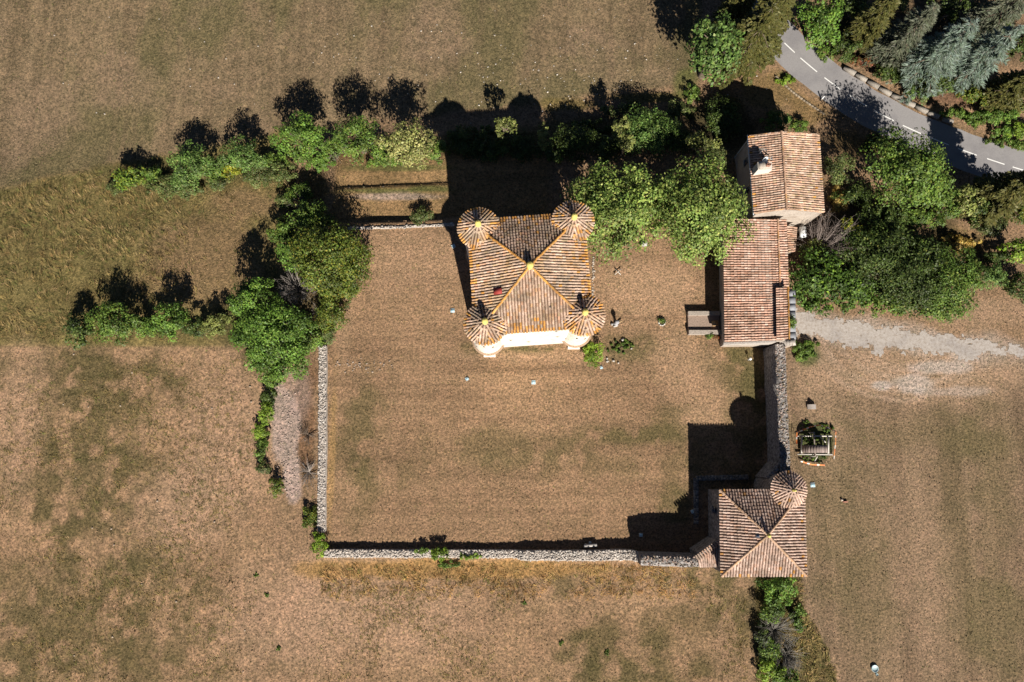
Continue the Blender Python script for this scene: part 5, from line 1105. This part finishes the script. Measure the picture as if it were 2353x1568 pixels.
# small pitched wooden hutch
p = P(*z6(498, 268), .3); b = empty('wooden_hutch', (p[0], p[1], 0)); mb = MB(); w2, d2 = .48, .24
prism(mb, [(p[0] - w2, p[1] - d2), (p[0] + w2, p[1] - d2), (p[0] + w2, p[1] + d2), (p[0] - w2, p[1] + d2)], 0, .28, (.30, .26, .23)); mb.build('body', M['wood'], b)
mb = MB(); V = [(p[0] - .54, p[1] - .3, .26), (p[0] + .54, p[1] - .3, .26), (p[0] + .54, p[1] + .3, .26), (p[0] - .54, p[1] + .3, .26), (p[0], p[1] - .3, .74), (p[0], p[1] + .3, .74)]
mb.add(V, [[0, 4, 5, 3], [1, 2, 5, 4]], (.36, .32, .29)); mb.add(V, [[0, 1, 4], [2, 3, 5]], (.36, .32, .29)); mb.build('pitched_roof', M['wood'], b)
tag(b, 'small weathered wooden hutch north of the old wheel', 'hutch')
# old timber waterwheel on its frame, fenced with barrier tape
wc = P(*z6(628, 1020), 2.0); WR, WW = 1.46, .9; wz = .78; wx, wy = wc[0], wc[1]
wh = empty('wooden_waterwheel', (wx, wy, 0)); GREY = (.24, .19, .17)
for k in range(28):
    a = k * 2 * math.pi / 28; mb = MB(); box(mb, (wx + WR * math.cos(a), wy, wz + WR * math.sin(a)), (.06, WW, .33), 0, np.array(GREY) * rng.uniform(.7, 1.25), ry=-a); mb.build('plank', M['wood'], wh)
for sy in (-1, 1):
    mb = MB(); pts = [(wx + (WR - .08) * math.cos(a), wy + sy * (WW / 2 - .05), wz + (WR - .08) * math.sin(a)) for a in np.linspace(0, 2 * math.pi, 33)]; tube(mb, pts, .06, 5, (.28, .23, .20), cap=False); rim = mb.build('rim', M['wood'], wh)
    for k in range(4): a = k * math.pi / 4 + .2; mb = MB(); box(mb, (wx, wy + sy * (WW / 2 - .05), wz), (2 * WR - .15, .06, .10), 0, (.30, .25, .21), ry=-a); mb.build('spoke', M['wood'], rim)
mb = MB(); tube(mb, [(wx, wy - .95, wz), (wx, wy + 2.1, wz)], .09, 8, (.26, .22, .19)); mb.build('axle', M['wood'], wh)
tag(wh, 'old grey plank waterwheel standing inside the taped-off frame', 'wheel')
fr = empty('timber_frame', (wx, wy, 0)); fz = .35
def beam(a, b, sz=.16, nm='beam', z=fz):
    pa, pb = P(*z6(*a), z), P(*z6(*b), z); c = (pa + pb) / 2; mb = MB(); d = pb - pa; box(mb, c, (np.hypot(d[0], d[1]), sz, sz), math.atan2(d[1], d[0]), np.array((.56, .52, .47)) * rng.uniform(.85, 1.1)); mb.build(nm, M['wood'], fr)
beam((242, 788), (862, 790)); beam((240, 1112), (862, 1118)); beam((316, 800), (316, 1095), .15, z=.5); beam((790, 805), (790, 1100), .17, z=.5); beam((640, 800), (745, 905), .1, z=.5)
for yb_ in (wy - .9, wy + 2.0):
    mb = MB(); box(mb, (wx - .2, yb_, .35), (.12, .12, 1.0), 0, (.4, .36, .32), ry=.35); box(mb, (wx + .2, yb_, .35), (.12, .12, 1.0), 0, (.4, .36, .32), ry=-.35); mb.build('trestle', M['wood'], fr)
mb = MB(); pa, pb = P(*z6(548, 1235), .05), P(*z6(600, 1150), .9); tube(mb, [pa, pb], .05, 6, (.56, .52, .47)); mb.build('prop', M['wood'], fr)
tag(fr, 'pale timber beam frame carrying the old waterwheel', 'frame')
bt = empty('barrier_tape', (wx, wy, 0)); ring = [(225, 930), (235, 725), (300, 700), (480, 622), (640, 590), (790, 640), (930, 705), (925, 890), (895, 1200), (730, 1310), (500, 1298), (300, 1240)]
rp = [P(*z6(*q), .85 if k < 8 else .4) for k, q in enumerate(ring)]
for k in (0, 1, 3, 4, 6, 7, 8, 9, 11): mb = MB(); tube(mb, [(rp[k][0], rp[k][1], -.1), rp[k] + (0, 0, .06)], .025, 6, (.2, .17, .14)); mb.build('stake', M['wood'], bt)
for k in range(len(rp)):
    if k in (8, 11): continue
    a, b_ = rp[k], rp[(k + 1) % len(rp)]; n_ = 5; c_ = [(.62, .17, .06), (.66, .24, .07), (.70, .66, .60)]; mb = MB(); L = np.linalg.norm(b_ - a); nv = np.cross(b_ - a, (0, 0, 1)); nv /= np.linalg.norm(nv); nv = nv * .75 + np.array([0, 0, .66])
    for j in range(n_):
        t0, t1 = j / n_, (j + 1) / n_; sag = lambda t: np.array([0, 0, -.5 * t * (1 - t) * .5]); q0, q1 = a + (b_ - a) * t0 + sag(t0), a + (b_ - a) * t1 + sag(t1)
        mb.add([q0 - nv * .085, q1 - nv * .085, q1 + nv * .085, q0 + nv * .085], [[0, 1, 2, 3]], c_[(j + k) % 3])
    mb.build('tape', M['plain'], bt)
tag(bt, 'orange and white barrier tape on stakes round the old waterwheel', 'barrier')
for x_, y_, rx_, ry_, lb in ((1870, 1050, 34, 12, 'green weeds in front of the old waterwheel'), (1900, 985, 18, 12, 'green weeds behind the right side of the old waterwheel'), (1862, 1012, 24, 22, 'shaded green weeds under the old waterwheel frame'), (1852, 975, 14, 10, 'green weeds by the tape left of the old waterwheel')):
    shrub('weed_clump', x_, y_, rx_, ry_, .25, 'green', lb, cat='weeds', leaf=.16)

# more foliage closing the gaps of hedges and wood
conifer(1792, 2, 56, 11, 'conifer', 'olive conifer hiding the road where it leaves the top edge', group=RW, card=(.5, .22), dens=1.2)
for x, y, rx, ry, h, pl, lb in ((1508, 430, 50, 60, 7.4, 'chest', 'leafy chestnut bough joining the two big crowns'),):
    tree('chestnut_tree', x, y + 40, rx, ry, h, pl, 'narrower chestnut tree wedged between the two big chestnut crowns', group=CG, leaf=.34, zc=4.2)
for x, y, rx, ry, h, pl, lb in ((345, 405, 30, 24, 2.2, 'green', 'green bush between the lime-coloured shrub and the bluish young tree'), (498, 400, 30, 22, 1.8, 'green', 'green bush between the second and third hedgerow trees'), (628, 372, 34, 26, 2.2, 'green', 'green bush left of the fresh green broad hedgerow tree'), (762, 345, 26, 26, 2.4, 'green', 'green bush right of the fresh green broad hedgerow tree'), (878, 360, 28, 24, 2.6, 'green', 'green bush left of the cream-flowering tree'), (650, 400, 30, 28, 2.4, 'bramble', 'bramble below the fresh green hedgerow tree'), (655, 540, 34, 40, 3.6, 'green', 'green bush on the left edge of the west hedge above the grey dome'), (785, 668, 44, 40, 3.4, 'olive', 'olive lower lobe of trees right of the bare grey dome'), (560, 770, 40, 30, 3.6, 'bright', 'bright bush where the bush row meets the west hedge'), (325, 752, 34, 26, 2.6, 'green', 'green bush between the broad and the speckled bushes of the row'), (700, 775, 38, 46, 3.6, 'green', 'green bush right of the biggest bright tree in the west hedge'), (595, 820, 30, 34, 3.0, 'bright', 'bright bush at the lower left of the west hedge')):
    shrub('hedge_shrub', x, y, rx, ry, h, pl, lb, group='low bushes filling the hedges', leaf=.26)
for x, y, rx, ry, h, pl, lb in ((1960, 640, 50, 50, 4.4, 'glossy', 'glossy green tree between the annex bush and the middle of the thicket'), (2050, 555, 60, 44, 5.0, 'dark', 'dark tree at the upper edge of the thicket'), (2130, 590, 50, 50, 5.4, 'dark', 'dark tree at the upper right of the thicket'), (2210, 620, 40, 56, 4.4, 'green', 'green tree on the right flank of the thicket'), (2050, 700, 50, 34, 2.6, 'green', 'green bush at the lower middle of the thicket'), (1870, 700, 40, 26, 2.2, 'glossy', 'glossy low bush at the gate corner'), (2110, 690, 46, 36, 3.0, 'dark', 'dark bush above the low bush nearest the track'),
    (2150, 440, 46, 50, 4.6, 'green', 'green tree on the right flank of the spreading tree')):
    tree('thicket_tree', x, y, rx, ry, h, pl, lb, group=TG, leaf=.3)

for x, y, rx, ry, h, pl, lb in ((2240, 282, 40, 14, 1.2, 'green', 'low green bushes right of the last parapet stone'), (2310, 305, 46, 16, 1.4, 'bright', 'low bright bushes on the far verge at the right edge of the road'), (2300, 330, 50, 12, .8, 'green', 'thin green weeds on the far road verge at the right edge'), (2345, 335, 20, 12, 1.0, 'green', 'weed clump where the far verge meets the right edge')):
    shrub('roadside_bush', x, y, rx, ry, h, pl, lb, group=RW, leaf=.22)
